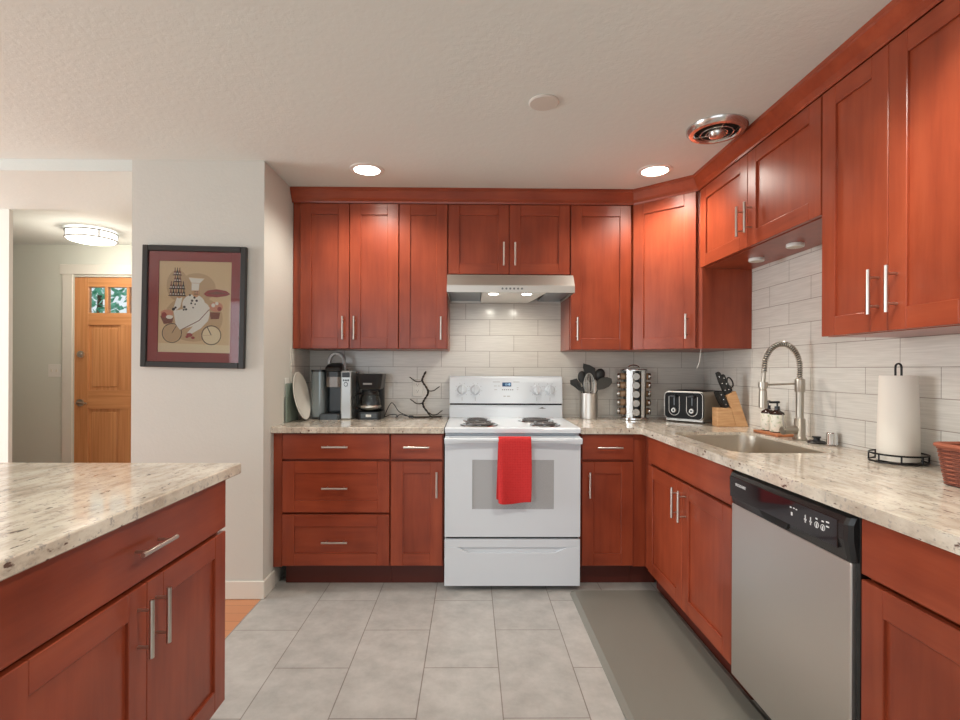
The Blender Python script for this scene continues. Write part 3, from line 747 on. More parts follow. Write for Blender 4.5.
# control strip: bulged profile in (x, z) swept along y
pr = [(XF + .038, .866), (XF + .006, .866), (XF - .012, .858), (XF - .02, .84), (XF - .02, .80), (XF - .013, .762), (XF - .008, .744), (XF + .038, .744)]
cs = MB()
BLK = mat('dishwasher_black', srgb(38, 37, 37), .22)
rings = []
for y, ins in ((Y0 + .001, .012), (Y0 - .012, .002), (Y0 - .02, 0), (Y1 + .018, 0), (Y1 + .008, .004), (Y1 + .003, .016)):
    rings.append([(min(x + ins, XF + .038), y, z + (0 if x > XF + .02 else 0)) for x, z in pr])
cs.loft(rings, smooth=False)
con = part('control_strip', cs, BLK, dwh, world=True)
xi = XF - .0205
ins_ = MB()
ins_.box(xi - .0012, xi + .004, Y1 + .038, Y0 - .022, .772, .846, .001)
dwin = part('display_window', ins_, mat('dishwasher_window', srgb(34, 26, 28), .06), con, world=True, label='glossy dark window of the control strip')
part('pocket_handle', MB().prism([(-1.838, .770), (-1.995, .770), (-1.985, .751), (-1.868, .751)], XF - .0175, XF - .006, 'x'), DARK, con, world=True)
SIDE = Matrix(((0, 0, -1, 0), (-1, 0, 0, 0), (0, 1, 0, 0), (0, 0, 0, 1)))   # text lying on a face that looks towards -X
WPR = mat('white_print', srgb(225, 225, 225), .5)
text('lettering', 'FRIGIDAIRE', .0135, Matrix.Translation((xi - .0016, -1.728, .822)) @ SIDE, WPR, con)
mk = MB()
def ringmark(y, z, r): mk.tube([(xi - .0014, y + r * math.cos(2 * PI * i / 14), z + r * math.sin(2 * PI * i / 14)) for i in range(14)], .0009, 5, True)
for y, z, dz in ((-1.985, .826, .004), (-1.99, .808, .010), (-2.0, .827, .003), (-2.012, .826, .003)): mk.box(xi - .002, xi - .001, y - .0035, y + .0035, z - dz / 2, z + dz / 2, 0)
for y in (-2.052, -2.075): mk.box(xi - .002, xi - .001, y - .005, y + .005, .807, .811, 0).box(xi - .002, xi - .001, y - .0018, y + .0018, .80, .822, 0)
for y in (-2.1, -2.125): ringmark(y, .808, .008); mk.box(xi - .002, xi - .001, y - .002, y + .002, .80, .812, 0); mk.box(xi - .002, xi - .001, y - .004, y + .004, .823, .827, 0)
for z in (.828, .816): mk.box(xi - .002, xi - .001, -2.15, -2.138, z - .002, z + .002, 0)
mk.bm.transform(Matrix.Translation((0, -.03, 0)))
absorb(dwin, mk, [WPR])

# ------------------------------------------------------------------ ceiling fixtures
def can(x, y, label):
    t = thing('recessed_light', label, 'ceiling light', (x, y, CEIL), 0, 'recessed ceiling lights')
    part('trim_ring', MB().lathe([(.072, -.0065), (.076, -.007), (.094, -.003), (.095, -.0002), (.072, -.0002)], (0, 0, 0), 40), WPLAST, t)
    part('lens', MB().lathe([(0, -.006), (.05, -.006), (.0715, -.004), (.0715, -.001)], (0, 0, 0), 40), GLOW, t)
can(-.819, -.664, 'glowing round recessed ceiling light above the left wall cabinets')
can(.786, -.685, 'glowing round recessed ceiling light in front of the corner cabinet')
FANC = mat('fan_chrome', srgb(205, 203, 200), .2, .9)
t = thing('ceiling_fan_vent', 'round chrome exhaust fan vent in the ceiling by the sink cabinet', 'vent', (.888, -1.195, CEIL))
part('rim', MB().lathe([(.132, -.0003), (.13, -.012), (.118, -.024), (.1, -.026), (.094, -.02), (.094, -.0003)], (0, 0, 0), 48), FANC, t)
part('cavity', MB().lathe([(.0935, -.002), (0, -.002)], (0, 0, 0), 40), DARK, t)
v = MB()
for r in (.045, .07): v.tube([(r * math.cos(2 * PI * i / 40), r * math.sin(2 * PI * i / 40), -.026) for i in range(40)], .0028, 6, True)
for a in range(3):
    an = a * 2 * PI / 3 + .4; v.tube([(.03 * math.cos(an), .03 * math.sin(an), -.028), (.1 * math.cos(an), .1 * math.sin(an), -.022)], .0028, 6)
part('grille', v, FANC, t)
part('hub', MB().lathe([(.038, -.003), (.038, -.03), (.03, -.043), (.012, -.049), (0, -.05)], (0, 0, 0), 32), FANC, t)
solo('ceiling_cover_plate', MB().lathe([(.063, -.0003), (.063, -.004), (.058, -.008), (0, -.0095)], (.064, -1.407, CEIL), 40), painted('plate_paint', srgb(204, 198, 189), .0, 40), 'flat round off-white cover plate in the middle of the ceiling', 'ceiling plate', (.064, -1.407, CEIL))
t = thing('hall_ceiling_light', 'round glowing drum ceiling light with two metal rings in the entry hall', 'ceiling light', (-3.31, .66, CEIL))
part('diffuser', MB().lathe([(0, -.105), (.11, -.1), (.16, -.088), (.172, -.075), (.172, -.012), (.15, -.004), (.15, -.0005)], (0, 0, 0), 48), GLOWH, t)
for z in (-.022, -.078):
    part('ring', MB().lathe([(.1725, z - .004), (.179, z - .004), (.179, z + .004), (.1725, z + .004), (.1725, z - .004)], (0, 0, 0), 48), mat('lamp_ring_metal', srgb(120, 118, 114), .45, .5), t)
for a in range(4):
    part('ring_bracket', MB().box(.1735, .177, -.004, .004, -.075, -.022, 0, mtx=Matrix.Rotation(a * PI / 2 + .9, 4, 'Z')), MATS['lamp_ring_metal'], t)
# puck lights under the sink cabinet
for (x, y, lb_) in ((1.235, -.905, 'round white puck light under the sink cabinet, farther from the tall cabinet'), (1.24, -1.215, 'round white puck light under the sink cabinet, beside the tall cabinet')):
    t = thing('puck_light', lb_, 'puck light', (x, y, 1.8125), 0, 'puck lights under the sink cabinet')
    part('housing', MB().lathe([(.036, 0), (.037, -.002), (.037, -.014), (.034, -.017), (.03, -.017)], (0, 0, 0), 32), WPLAST, t)
    part('lens', MB().lathe([(0, -.0165), (.03, -.0165), (.03, -.01)], (0, 0, 0), 32), CREAM, t)

# ------------------------------------------------------------------ switches and outlets
def plate(name, label, cat, mtx, kind):
    t = thing(name, label, cat, mtx.translation, 0)
    w_ = .115 if kind == 'double' else .07
    p = MB().box(-w_ / 2, w_ / 2, 0, .115, 0, .006, .003, mtx=mtx @ Matrix.Translation((0, -.0575, 0)))
    part('cover_plate', p, WPLAST, t, world=True)
    if kind == 'double':
        for s_ in (-.023, .023): part('toggle', MB().box(s_ - .005, s_ + .005, -.01, .012, .006, .013, .001, mtx=mtx), CREAM, t, world=True)
    else:
        p = MB()
        for s_ in (-.021, .021): 
            p.box(-.017, .017, s_ - .014, s_ + .014, .0055, .0075, .001, 0, mtx=mtx)
            for q in (-.006, .006): p.box(q - .001, q + .001, s_ - .001, s_ + .007, .0074, .0078, 0, 1, mtx=mtx)
            p.box(-.002, .002, s_ - .009, s_ - .005, .0074, .0078, 0, 1, mtx=mtx)
        part('receptacle', p, [WPLAST, DARK], t, world=True)
plate('light_switch', 'white double light switch plate on the hall wall beside the front door', 'light switch', Matrix.Translation((-4.0, 1.1595, 1.205)) @ FRONT, 'double')
plate('wall_outlet', 'white outlet on the tile behind the wire mug tree', 'outlet', Matrix.Translation((-.60, -.0085, 1.105)) @ FRONT, 'outlet')
LEFTW = Matrix(((0, 0, 1, 0), (1, 0, 0, 0), (0, 1, 0, 0), (0, 0, 0, 1)))
plate('wall_outlet', 'pale outlet on the side wall left of the standing plates', 'outlet', Matrix.Translation((XL + .0005, -.43, 1.12)) @ LEFTW, 'outlet')
plate('wall_outlet', 'white outlet on the right tile wall near the wicker basket', 'outlet', Matrix.Translation((XR - .0085, -2.42, 1.12)) @ Matrix(((0, 0, -1, 0), (-1, 0, 0, 0), (0, 1, 0, 0), (0, 0, 0, 1))), 'outlet') if False else None

# ------------------------------------------------------------------ framed picture
PW, PH = .549, .648
pt = thing('framed_picture', 'black-framed print of a chef riding a bicycle, burgundy mat, on the pale wall', 'picture', (-1.711, -.771, 1.237))
tilt = Matrix.Translation((-1.711, -.771, 1.56)) @ Matrix.Rotation(math.radians(1.0), 4, 'Y')
fwid = .03
hw, hh = PW / 2, PH / 2
f = MB().box(-hw, -hw + fwid, -.024, 0, -hh, hh, .003).box(hw - fwid, hw, -.024, 0, -hh, hh, .003).box(-hw + fwid, hw - fwid, -.024, 0, hh - fwid, hh, .003).box(-hw + fwid, hw - fwid, -.024, 0, -hh, -hh + fwid, .003)
f.bm.transform(tilt); part('frame', f, mat('black_frame', srgb(40, 39, 38), .35), pt, world=True)
iu = (152 - 73) / 527 * PW - hw, (522 - 73) / 527 * PW - hw
iv = hh - (607 - 57) / 628 * PH, hh - (135 - 57) / 628 * PH
mtb = MB().box(-hw + fwid, iu[0], -.011, -.003, -hh + fwid, hh - fwid, .001).box(iu[1], hw - fwid, -.011, -.003, -hh + fwid, hh - fwid, .001).box(iu[0], iu[1], -.011, -.003, -hh + fwid, iv[0], .001).box(iu[0], iu[1], -.011, -.003, iv[1], hh - fwid, .001)
mtb.bm.transform(tilt); part('mat_board', mtb, mat('burgundy_mat', srgb(156, 70, 72), .8), pt, world=True)
A = lambda x, y: ((x - 73) / 527 * PW - hw, hh - (y - 57) / 628 * PH)
ac = [mat('print_' + n, srgb(*c), .8) for n, c in [('tan', (226, 198, 156)), ('cream', (236, 218, 182)), ('white', (240, 234, 222)), ('ink', (52, 42, 42)), ('red', (160, 66, 66)), ('skin', (206, 160, 120)), ('brown', (132, 78, 66)), ('pink', (214, 150, 124)), ('shade', (204, 172, 134))]]
art = MB(); lay = [0]
def fig(poly, mi):
    lay[0] += 1; y = -.0035 - lay[0] * .00004
    art.prism([A(*p) for p in poly], y, -.003, 'y', mi)
def line(pts, wd, mi):
    for (xa, ya), (xb_, yb2) in zip(pts, pts[1:]):
        dx_, dy_ = xb_ - xa, yb2 - ya; L_ = math.hypot(dx_, dy_) or 1; nx_, ny_ = -dy_ / L_ * wd / 2, dx_ / L_ * wd / 2
        fig([(xa + nx_, ya + ny_), (xb_ + nx_, yb2 + ny_), (xb_ - nx_, yb2 - ny_), (xa - nx_, ya - ny_)], mi)
def ring(cx, cy, ro, ri, mi):
    lay[0] += 1; y = -.0035 - lay[0] * .00004; n = 36; b = bmesh.new()
    o_ = [b.verts.new((A(cx + ro * math.cos(2 * PI * i / n), cy + ro * math.sin(2 * PI * i / n))[0], y, A(cx + ro * math.cos(2 * PI * i / n), cy + ro * math.sin(2 * PI * i / n))[1])) for i in range(n)]
    i_ = [b.verts.new((A(cx + ri * math.cos(2 * PI * i / n), cy + ri * math.sin(2 * PI * i / n))[0], y, A(cx + ri * math.cos(2 * PI * i / n), cy + ri * math.sin(2 * PI * i / n))[1])) for i in range(n)]
    for i in range(n): b.faces.new((o_[i], o_[(i + 1) % n], i_[(i + 1) % n], i_[i]))
    art._add(b, mi)
fig([(150, 133), (524, 133), (524, 609), (150, 609)], 0)
fig([(150, 560), (524, 566), (524, 609), (150, 609)], 1)
fig(circ(330, 430, 150, 120), 8); fig(circ(345, 270, 95, 75), 8); fig(circ(245, 260, 55, 80), 8)
ring(222, 508, 51, 47, 3); fig(circ(222, 508, 45), 8); ring(423, 515, 51, 47, 3); fig(circ(423, 515, 45), 1)
line([(222, 508), (250, 460)], 3, 3); line([(423, 515), (400, 470)], 4, 3); line([(222, 508), (310, 520), (423, 515)], 2, 8)
# basket of food at the left, flower basket at the right
fig([(160, 420), (228, 425), (222, 455), (180, 462)], 6); fig(circ(195, 405, 32, 18), 7); fig(circ(180, 415, 14), 4); fig(circ(208, 425, 18, 10), 2)
fig([(412, 396), (466, 396), (460, 430), (418, 432)], 6); fig(circ(445, 368, 34, 26), 7); fig(circ(430, 360, 10), 2); fig(circ(462, 378, 11), 4); fig(circ(448, 350, 9), 2)
# apron, legs, torso and arms
fig([(228, 395), (290, 378), (405, 372), (414, 400), (405, 440), (370, 480), (318, 512), (300, 505), (330, 470), (262, 490), (240, 460)], 2)
fig([(245, 320), (272, 322), (262, 372), (232, 398), (226, 384)], 2)
fig(circ(330, 358, 58, 52), 2); fig([(365, 330), (400, 356), (414, 376), (392, 392), (360, 380)], 2)
line([(408, 384), (360, 440), (272, 488)], 4, 6)
fig(circ(256, 318, 13, 9), 5)
# head and tall hat
fig(circ(340, 296, 19, 24), 5); fig([(318, 285), (354, 285), (357, 244), (318, 244)], 2); fig([(302, 219), (382, 223), (358, 248), (318, 248)], 2)
line([(318, 246), (357, 248)], 2, 8); line([(302, 219), (382, 223)], 3, 1); fig(circ(336, 292, 3, 3, 8), 3); fig(circ(348, 292, 3, 3, 8), 3); line([(332, 304), (352, 303)], 4, 3); fig(circ(345, 298, 5, 5, 10), 7)
for x, y, r in ((228, 384, 8), (238, 376, 6), (283, 372, 7), (292, 384, 6), (280, 386, 5), (322, 338, 6), (334, 322, 6), (345, 338, 6), (318, 352, 5), (338, 356, 4), (328, 374, 4), (310, 310, 5)): fig(circ(x, y, r, r, 10), 3)
fig(circ(312, 516, 15, 10), 4); fig(circ(300, 526, 8, 6), 4); fig(circ(330, 530, 9, 7), 4)
# red serving dish
fig([(380, 302), (400, 284), (446, 276), (495, 284), (516, 300), (495, 310), (446, 318), (396, 314)], 4); fig([(392, 300), (446, 288), (500, 298), (446, 304)], 6)
# bottles stacked on trays
for y, x0_, x1_, n in ((205, 226, 262, 3), (240, 228, 264, 3), (276, 208, 282, 6), (312, 206, 286, 6)):
    line([(x0_ - 4, y + 2), (x1_ + 4, y + 2)], 4, 3)
    for i in range(n):
        x = x0_ + (x1_ - x0_) * (i + .5) / n
        fig([(x - 5, y), (x + 5, y), (x + 5, y - 14), (x + 1.6, y - 22), (x + 1.4, y - 36), (x - 1.4, y - 36), (x - 1.6, y - 22), (x - 5, y - 14)], 3 if i % 2 else 6); fig([(x - 3, y - 3), (x + 3, y - 3), (x + 3, y - 9), (x - 3, y - 9)], 2)
art.bm.transform(tilt); part('print', art, ac, pt, world=True)
gl = MB().box(-hw + fwid, hw - fwid, -.0145, -.0125, -hh + fwid, hh - fwid, 0); gl.bm.transform(tilt); part('glass_pane', gl, PICGLASS, pt, world=True)

# ------------------------------------------------------------------ kitchen mat
MATM = mat('mat_rubber', srgb(122, 120, 112), .42)
def matm():
    t = NT(MATM); v = t.coord((1, 1, 1)); n = t.n('ShaderNodeTexNoise', Scale=180, Detail=2); t.l(v, n.inputs['Vector']); t.bump(n.outputs['Fac'], .35, .001)
matm()
k = MB(); zt = .016
r0 = [(x, y, .0006) for x, y in rrect(.316, .818, -2.75, -.682, .035, 6)]
r1 = [(x, y, .006) for x, y in rrect(.318, .816, -2.748, -.684, .035, 6)]
r2_ = [(x, y, zt) for x, y in rrect(.340, .796, -2.726, -.706, .03, 6)]
k.loft([r0, r1, r2_], smooth=False)
solo('kitchen_mat', k, MATM, 'long grey-green anti-fatigue mat on the floor in front of the sink', 'mat', (.577, -1.7, 0))

exec_small = True
# ------------------------------------------------------------------ countertop things, left of the stove
Z0 = ZC + .0005
# white plate and glass board leaning in the corner
t = thing('serving_plate', 'white oval plate standing on edge beside the pod coffee machine', 'plate', (-1.28, -.325, Z0))
pl = MB().lathe([(0, -.004), (.07, -.004), (.10, .002), (.135, .016), (.138, .019), (.135, .021), (.098, .007), (.07, .001), (0, .001)], seg=40)
pl.bm.transform(Matrix.Translation((-1.302, -.33, ZC + .1525)) @ Matrix.Rotation(math.radians(79), 4, 'Y') @ Matrix.Scale(1.09, 4, (1, 0, 0)) @ Matrix.Scale(1.02, 4, (0, 1, 0)))
part('dish', pl, mat('porcelain', srgb(226, 222, 212), .2), t, world=True)
gbm = MB().box(-1.3375, -1.3325, -.47, -.25, Z0, Z0 + .235, .002)
solo('cutting_board', gbm, mat('glass_board', srgb(142, 156, 146), .15), 'pale green glass cutting board upright against the side wall', 'cutting board', (-1.334, -.31, Z0))

# pod coffee machine
kx, ky = -1.114, -.14
kt = thing('pod_coffee_machine', 'silver and black pod coffee machine with its lid open, left on the counter', 'coffee machine', (kx, ky, Z0))
SILV = mat('silver_plastic', srgb(178, 180, 178), .28, .55); SMOKE = mat('smoky_plastic', srgb(128, 138, 140), .12, .2); GUN = mat('dark_grey_plastic', srgb(66, 72, 76), .3)
b = MB().box(-.055, .055, -.02, .10, .03, .28, .012, seg=2).box(-.14, .122, .03, .11, 0, .265, .01, seg=2)
part('body', b, GUN, kt)
part('water_tank', MB().prism([(x, y) for x, y in rrect(-.148, -.062, -.10, .028, .03, 5)], .012, .262, 'z', 0).prism([(x, y) for x, y in rrect(-.15, -.06, -.103, .028, .03, 5)], .262, .274, 'z', 1), [SMOKE, BLACK], kt, label='smoky water tank with a dark lid')
cp = MB().box(.046, .116, -.105, .028, .0, .27, .008, seg=2)
pn = part('control_column', cp, SILV, kt, label='silver side column with buttons')
bb = MB().box(.056, .106, -.107, -.10, .232, .26, .002)
for i in range(3): bb.cyl((.067 + i * .0145, -.104, .216), (.067 + i * .0145, -.108, .216), .0055, seg=12, mi=1)
bb.cyl((.081, -.104, .194), (.081, -.1085, .194), .013, seg=18, mi=1).cyl((.081, -.108, .194), (.081, -.1095, .194), .009, seg=16, mi=2)
part('buttons', bb, [BLACK, GUN, SILV], pn)
part('brew_head', MB().prism(rrect(-.05, .05, -.115, -.0, .03, 5), .178, .235, 'z', 0).prism(rrect(-.052, .052, -.118, .0, .03, 5), .235, .262, 'z', 1), [mat('bronze_plastic', srgb(120, 112, 106), .25, .5), BLACK], kt)
lid = MB()
rr_ = []
for z, y0_, y1_, w2 in ((.262, -.116, .0, .051), (.266, -.120, .012, .055), (.286, -.112, .02, .055), (.302, -.085, .022, .05), (.312, -.05, .015, .038)):
    rr_.append([(x, y, z) for x, y in rrect(-w2, w2, y0_, y1_, .025, 5)])
lid.loft(rr_)
part('lid', lid, BLACK, kt)
part('lid_trim', MB().box(-.032, .032, -.104, -.097, .283, .29, .002), SILV, kt)
hp = []
for i in range(17):
    a = PI * i / 16; hp.append((.052 * math.cos(a), -.02, .318 + .052 * math.sin(a)))
hr = [[(x * (1 + q[0] / .052), -.02 + q[1], .318 + (z - .318) * (1 + q[0] / .052)) for q in ((-.012, -.016), (.0, -.022), (.006, -.012), (.006, .02), (-.012, .02))] for x, _, z in hp]
part('lid_handle', MB().loft([[(p[0], p[1], .27) for p in hr[0]]] + hr + [[(p[0], p[1], .27) for p in hr[-1]]]), mat('silver_bright', srgb(205, 210, 214), .3, .3), kt)
part('drip_tray', MB().prism(rrect(-.085, .044, -.135, -.02, .02, 5), 0, .03, 'z', 0).prism(rrect(-.08, .039, -.13, -.025, .018, 5), .03, .034, 'z', 1), [GUN, BLACK], kt)

def zscale(t, k):
    for o in [c for c in t.children] + [c for q in t.children for c in q.children]: o.data.transform(Matrix.Scale(k, 4, (0, 0, 1)))
zscale(kt, 1.16)
# drip coffee maker
cx_, cy_ = -.885, -.155
ct_ = thing('drip_coffee_maker', 'small black drip coffee maker with a glass carafe beside the pod machine', 'coffee maker', (cx_, cy_, Z0))
b = MB().prism(rrect(-.075, .075, -.1, .09, .025, 5), 0, .045, 'z', 0).box(-.072, .072, .03, .09, .04, .25, .012, seg=2)
part('body', b, BLACK, ct_)
part('base_panel', MB().box(-.05, .05, -.1025, -.098, .01, .036, .001, 0).box(-.018, .016, -.104, -.1, .016, .03, .001, 1), [GUN, WPLAST], ct_, label='front strip with a pale switch')
rings = []
for z, gx in ((.175, -.012), (.185, -.006), (.25, .006), (.262, .008), (.266, .006)): rings.append([(x, y, z) for x, y in rrect(-.078 - gx, .078 + gx, -.1 - gx, .08 + gx * .3, .03, 5)])
part('filter_basket', MB().loft(rings, smooth=False), BLACK, ct_)
part('label_plate', MB().box(-.035, .02, -.109, -.1015, .203, .213, .0005, mtx=Matrix.Identity(4)), mat('pale_print', srgb(150, 148, 146), .4), ct_, label='small pale brand strip')
part('carafe', MB().lathe([(0, .05), (.055, .05), (.066, .06), (.07, .085), (.066, .115), (.054, .145), (.05, .158), (.053, .165)], (-.005, -.035, 0), 32), GLASS, ct_)
part('carafe_band', MB().lathe([(.0555, .142), (.0575, .146), (.0555, .155), (.052, .16), (.052, .168), (0, .169)], (-.005, -.035, 0), 32).lathe([(.0705, .068), (.0725, .07), (.072, .08), (.0705, .082)], (-.005, -.035, 0), 32, 1), [BLACK, mat('carafe_steel_band', srgb(190, 184, 176), .25, 1)], ct_)
part('coffee_residue', MB().lathe([(0, .052), (.052, .053), (.063, .062), (.066, .08), (0, .081)], (-.005, -.035, 0), 32), mat('water_grey', srgb(120, 118, 112), .2), ct_)
part('carafe_handle', MB().tube([(-.055, -.05, .15), (-.085, -.075, .15), (-.103, -.088, .13), (-.104, -.089, .09), (-.09, -.078, .065), (-.068, -.06, .062)], .007, 8), BLACK, ct_)
zscale(ct_, 1.1)
crd = MB()
P = [(-.80, -.08, .004), (-.785, -.085, .03), (-.765, -.09, .055), (-.745, -.09, .06), (-.73, -.09, .045), (-.74, -.092, .02), (-.755, -.095, .006), (-.72, -.1, .004), (-.665, -.1, .012), (-.63, -.1, .018), (-.60, -.1, .012)]
def smooth(pts, n=6):
    out = []
    for i in range(len(pts) - 1):
        p0, p1, p2, p3 = [Vector(pts[max(0, min(len(pts) - 1, i + k))]) for k in (-1, 0, 1, 2)]
        for j in range(n):
            t = j / n; out.append(.5 * ((2 * p1) + (p2 - p0) * t + (2 * p0 - 5 * p1 + 4 * p2 - p3) * t * t + (3 * p1 - p0 - 3 * p2 + p3) * t ** 3))
    out.append(Vector(pts[-1])); return out
P1_ = [(-.812, -.09, .006), (-.79, -.1, .06), (-.765, -.1, .098), (-.745, -.1, .085), (-.726, -.1, .055), (-.708, -.1, .036), (-.68, -.1, .022), (-.645, -.1, .008)]
P2_ = [(-.812, -.105, .004), (-.775, -.11, .018), (-.74, -.11, .022), (-.72, -.11, .008), (-.735, -.112, .004), (-.70, -.108, .022), (-.68, -.105, .016), (-.645, -.1, .008)]
for Q in (P1_, P2_): crd.tube(smooth([(x, y, ZC + z) for x, y, z in Q]), .0028, 6)
crd.box(-.65, -.617, -.108, -.092, ZC + .001, ZC + .015, .003)
part('power_cord', crd, BLACK, ct_, world=True)

# wire mug tree
mx, my = -.515, -.07
mt_ = thing('mug_tree', 'bare twisted-wire mug tree with four curved arms beside the stove', 'mug rack', (mx, my, Z0))
trunk = [(.012, 0, .003), (-.01, 0, .03), (-.035, 0, .06), (-.042, 0, .085), (-.03, 0, .11), (-.012, 0, .135), (-.008, 0, .155), (-.02, 0, .18), (-.04, 0, .205), (-.048, 0, .225), (-.038, 0, .25), (-.024, 0, .275)]
tr = smooth(trunk, 5)
WIRE = mat('grey_wire', srgb(70, 66, 62), .35, .8)
w_ = MB()
for ph in (0, PI):
    w_.tube([p + Vector((.004 * math.cos(i * .9 + ph), .004 * math.sin(i * .9 + ph), 0)) for i, p in enumerate(tr)], .004, 6)
part('stem', w_, WIRE, mt_)
for sx, a, z in ((-1, (-.043, .228), .0), (1, (-.02, .172), 0), (-1, (-.038, .095), 0), (1, (.0, .028), 0)):
    x0_, zz = a
    hook = []
    for off_ in (-.007, .007):
        hook.append([(x0_, 0, zz), (x0_ + sx * .02, off_, zz - .014), (x0_ + sx * .05, off_, zz - .012), (x0_ + sx * .072, off_, zz + .002), (x0_ + sx * .088, off_, zz + .012)])
    q = smooth(hook[0], 4) + smooth(hook[1], 4)[::-1]
    part('hook', MB().tube(q, .0028, 6), WIRE, mt_)
part('base', MB().tube(smooth([(.012, 0, .003), (-.06, -.01, .003), (-.1, -.03, .003), (-.098, -.05, .003), (-.05, -.045, .003), (.0, -.03, .003)], 4), .003, 6).tube([(.012, 0, .003), (.06, .02, .003), (.082, .03, .003), (.083, .0, .003), (.03, -.01, .003)], .003, 6), WIRE, mt_)

zscale(mt_, 1.12)
# ------------------------------------------------------------------ right of the stove
# utensil crock
ux, uy = .552, -.115
solo('utensil_crock', MB().lathe([(0, 0), (.057, 0), (.059, .002), (.059, .168), (.0575, .17), (.056, .168), (.056, .004), (0, .004)], (ux, uy, Z0), 40), STEELV, 'brushed steel utensil crock holding black cooking tools', 'utensil holder', (ux, uy, Z0))
UT = mat('black_nylon', srgb(44, 45, 44), .45); UG = mat('grey_nylon', srgb(70, 70, 66), .5)
def utensil(name, label, cat, foot, tip, head, m=UT):
    """handle from foot (inside the crock) to tip; head polygon (u across, v along from the tip), thickness"""
    f0 = Vector((ux, uy, Z0 + .012)) + Vector(foot); t0 = Vector((ux, uy, Z0)) + Vector(tip)
    t = thing(name, label, cat, f0, 0, 'cooking tools in the crock')
    L = (t0 - f0)
    part('handle', MB().tube([f0, f0 + L * .5, t0], [.005, .0045, .004], 8), NICKEL if name == 'whisk' else m, t, world=True)
    z = L.normalized(); x = Vector((1, 0, 0)); x = (x - z * x.dot(z)).normalized(); y = z.cross(x)
    R = Matrix((x, y, z)).transposed().to_4x4(); R.translation = t0
    hm = head(MB()); hm.bm.transform(R)
    part('head', hm, m, t, world=True)
def spoon(rx, rz, cup=.012, yaw=0):
    def f(mb):
        mb.sphere((0, 0, rz * .92), 1, (rx, cup, rz), 20, mtx=Matrix.Rotation(yaw, 4, 'Z')); return mb
    return f
def blade(poly, th=.004, yaw=0, bev=.001):
    def f(mb): mb.prism(poly, -th / 2, th / 2, 'y', 0, bev, mtx=Matrix.Rotation(yaw, 4, 'Z')); return mb
    return f
utensil('spatula', 'black broad spatula, tallest tool in the steel crock', 'spatula', (.02, .02, 0), (.018, .02, .25), blade([(-.012, -.01), (.012, -.01), (.034, .018), (.03, .085), (-.004, .105), (-.05, .118), (-.052, .09), (-.034, .03)], .004))
utensil('ladle', 'black ladle in the crock, behind and right of the tallest spatula', 'ladle', (-.01, .03, 0), (.068, .032, .25), spoon(.036, .045, .02))
utensil('cooking_spoon', 'wide grey-black spoon leaning farthest right in the crock', 'spoon', (-.03, -.01, 0), (.068, -.01, .212), blade([(-.008, -.02), (.008, -.02), (.034, .0), (.058, .03), (.066, .062), (.05, .085), (.02, .082), (-.01, .066), (-.03, .036), (-.026, .008)], .007, bev=.002), UG)
utensil('spatula', 'black turner leaning farthest left in the crock', 'spatula', (.03, .01, 0), (-.062, .012, .205), blade([(-.01, -.02), (.01, -.02), (.02, .02), (.012, .062), (-.034, .07), (-.044, .045), (-.024, .012)], .004))
utensil('pasta_fork', 'small black toothed fork at the left of the crock, in front of the turner', 'spoon', (.03, -.02, 0), (-.05, -.02, .195), blade([(-.008, -.015), (.008, -.015), (.022, .0), (.022, .045), (.014, .045), (.014, .015), (.004, .015), (.004, .048), (-.004, .048), (-.004, .015), (-.014, .015), (-.014, .045), (-.022, .045), (-.022, 0)], .007))
utensil('cooking_spoon', 'black round-headed spoon in the crock just left of the tallest spatula', 'spoon', (.0, .035, 0), (-.03, .04, .235), spoon(.03, .042, .009))
utensil('tongs', 'slim steel tongs in the crock right of the whisk', 'tongs', (.01, -.03, 0), (.034, -.038, .21), blade([(-.007, -.06), (.007, -.06), (.007, .03), (-.007, .03)], .006), NICKEL)
def whisk_head(mb):
    for a in range(5):
        an = a * PI / 5
        for sg in (1, -1):
            mb.tube([(sg * .036 * math.sin((i / 14) ** .8 * PI) * math.cos(an), sg * .03 * math.sin((i / 14) ** .8 * PI) * math.sin(an), .125 * (1 - math.cos(i * PI / 14)) / 2) for i in range(15)], .0019, 5)
    return mb
utensil('whisk', 'pale wire whisk standing at the front of the crock', 'whisk', (.0, -.04, 0), (-.002, -.03, .178), whisk_head, mat('pale_wire', srgb(205, 205, 200), .3, .6))

# spice carousel with five tiers of jars
sx_, sy_ = .842, -.15
sp = thing('spice_rack', 'round steel spice carousel stacked with glass jars, left of the toaster', 'spice rack', (sx_, sy_, Z0))
RA = math.radians(9)
part('base', MB().lathe([(0, 0), (.09, 0), (.094, .004), (.094, .012), (.088, .016), (0, .016)], (0, 0, 0), 40), CHROME, sp)
fm = MB()
core = []
for q in range(4):
    a = RA + q * PI / 2 - PI / 2
    ca, sa = math.cos(a + PI / 4), math.sin(a + PI / 4)
    # a folded steel panel between two jar columns
    fm.prism([(.06, -.03), (.078, -.02), (.082, 0), (.078, .02), (.06, .03), (.05, .022), (.05, -.022)], .016, .318, 'z', 0, 0, mtx=Matrix.Rotation(a + PI / 4, 4, 'Z'))
fm.box(-.024, .024, -.024, .024, .016, .318, 0, 1, mtx=Matrix.Rotation(RA, 4, 'Z'))
fm.lathe([(0, .332), (.082, .33), (.086, .326), (.086, .318), (0, .318)], (0, 0, 0), 40)
part('frame', fm, [mat('rack_steel', srgb(196, 194, 190), .26, 1), GUN], sp)
part('carry_handle', MB().tube([(.04 * math.cos(PI * i / 12), 0, .331 + .026 * math.sin(PI * i / 12)) for i in range(13)], .0035, 8), CHROME, sp)
JG = mat('jar_glass', srgb(150, 120, 92), .08); LID = mat('jar_lid', srgb(196, 194, 190), .18, 1)
jb = MB().cyl((.036, 0, 0), (.088, 0, 0), .0215, seg=20)
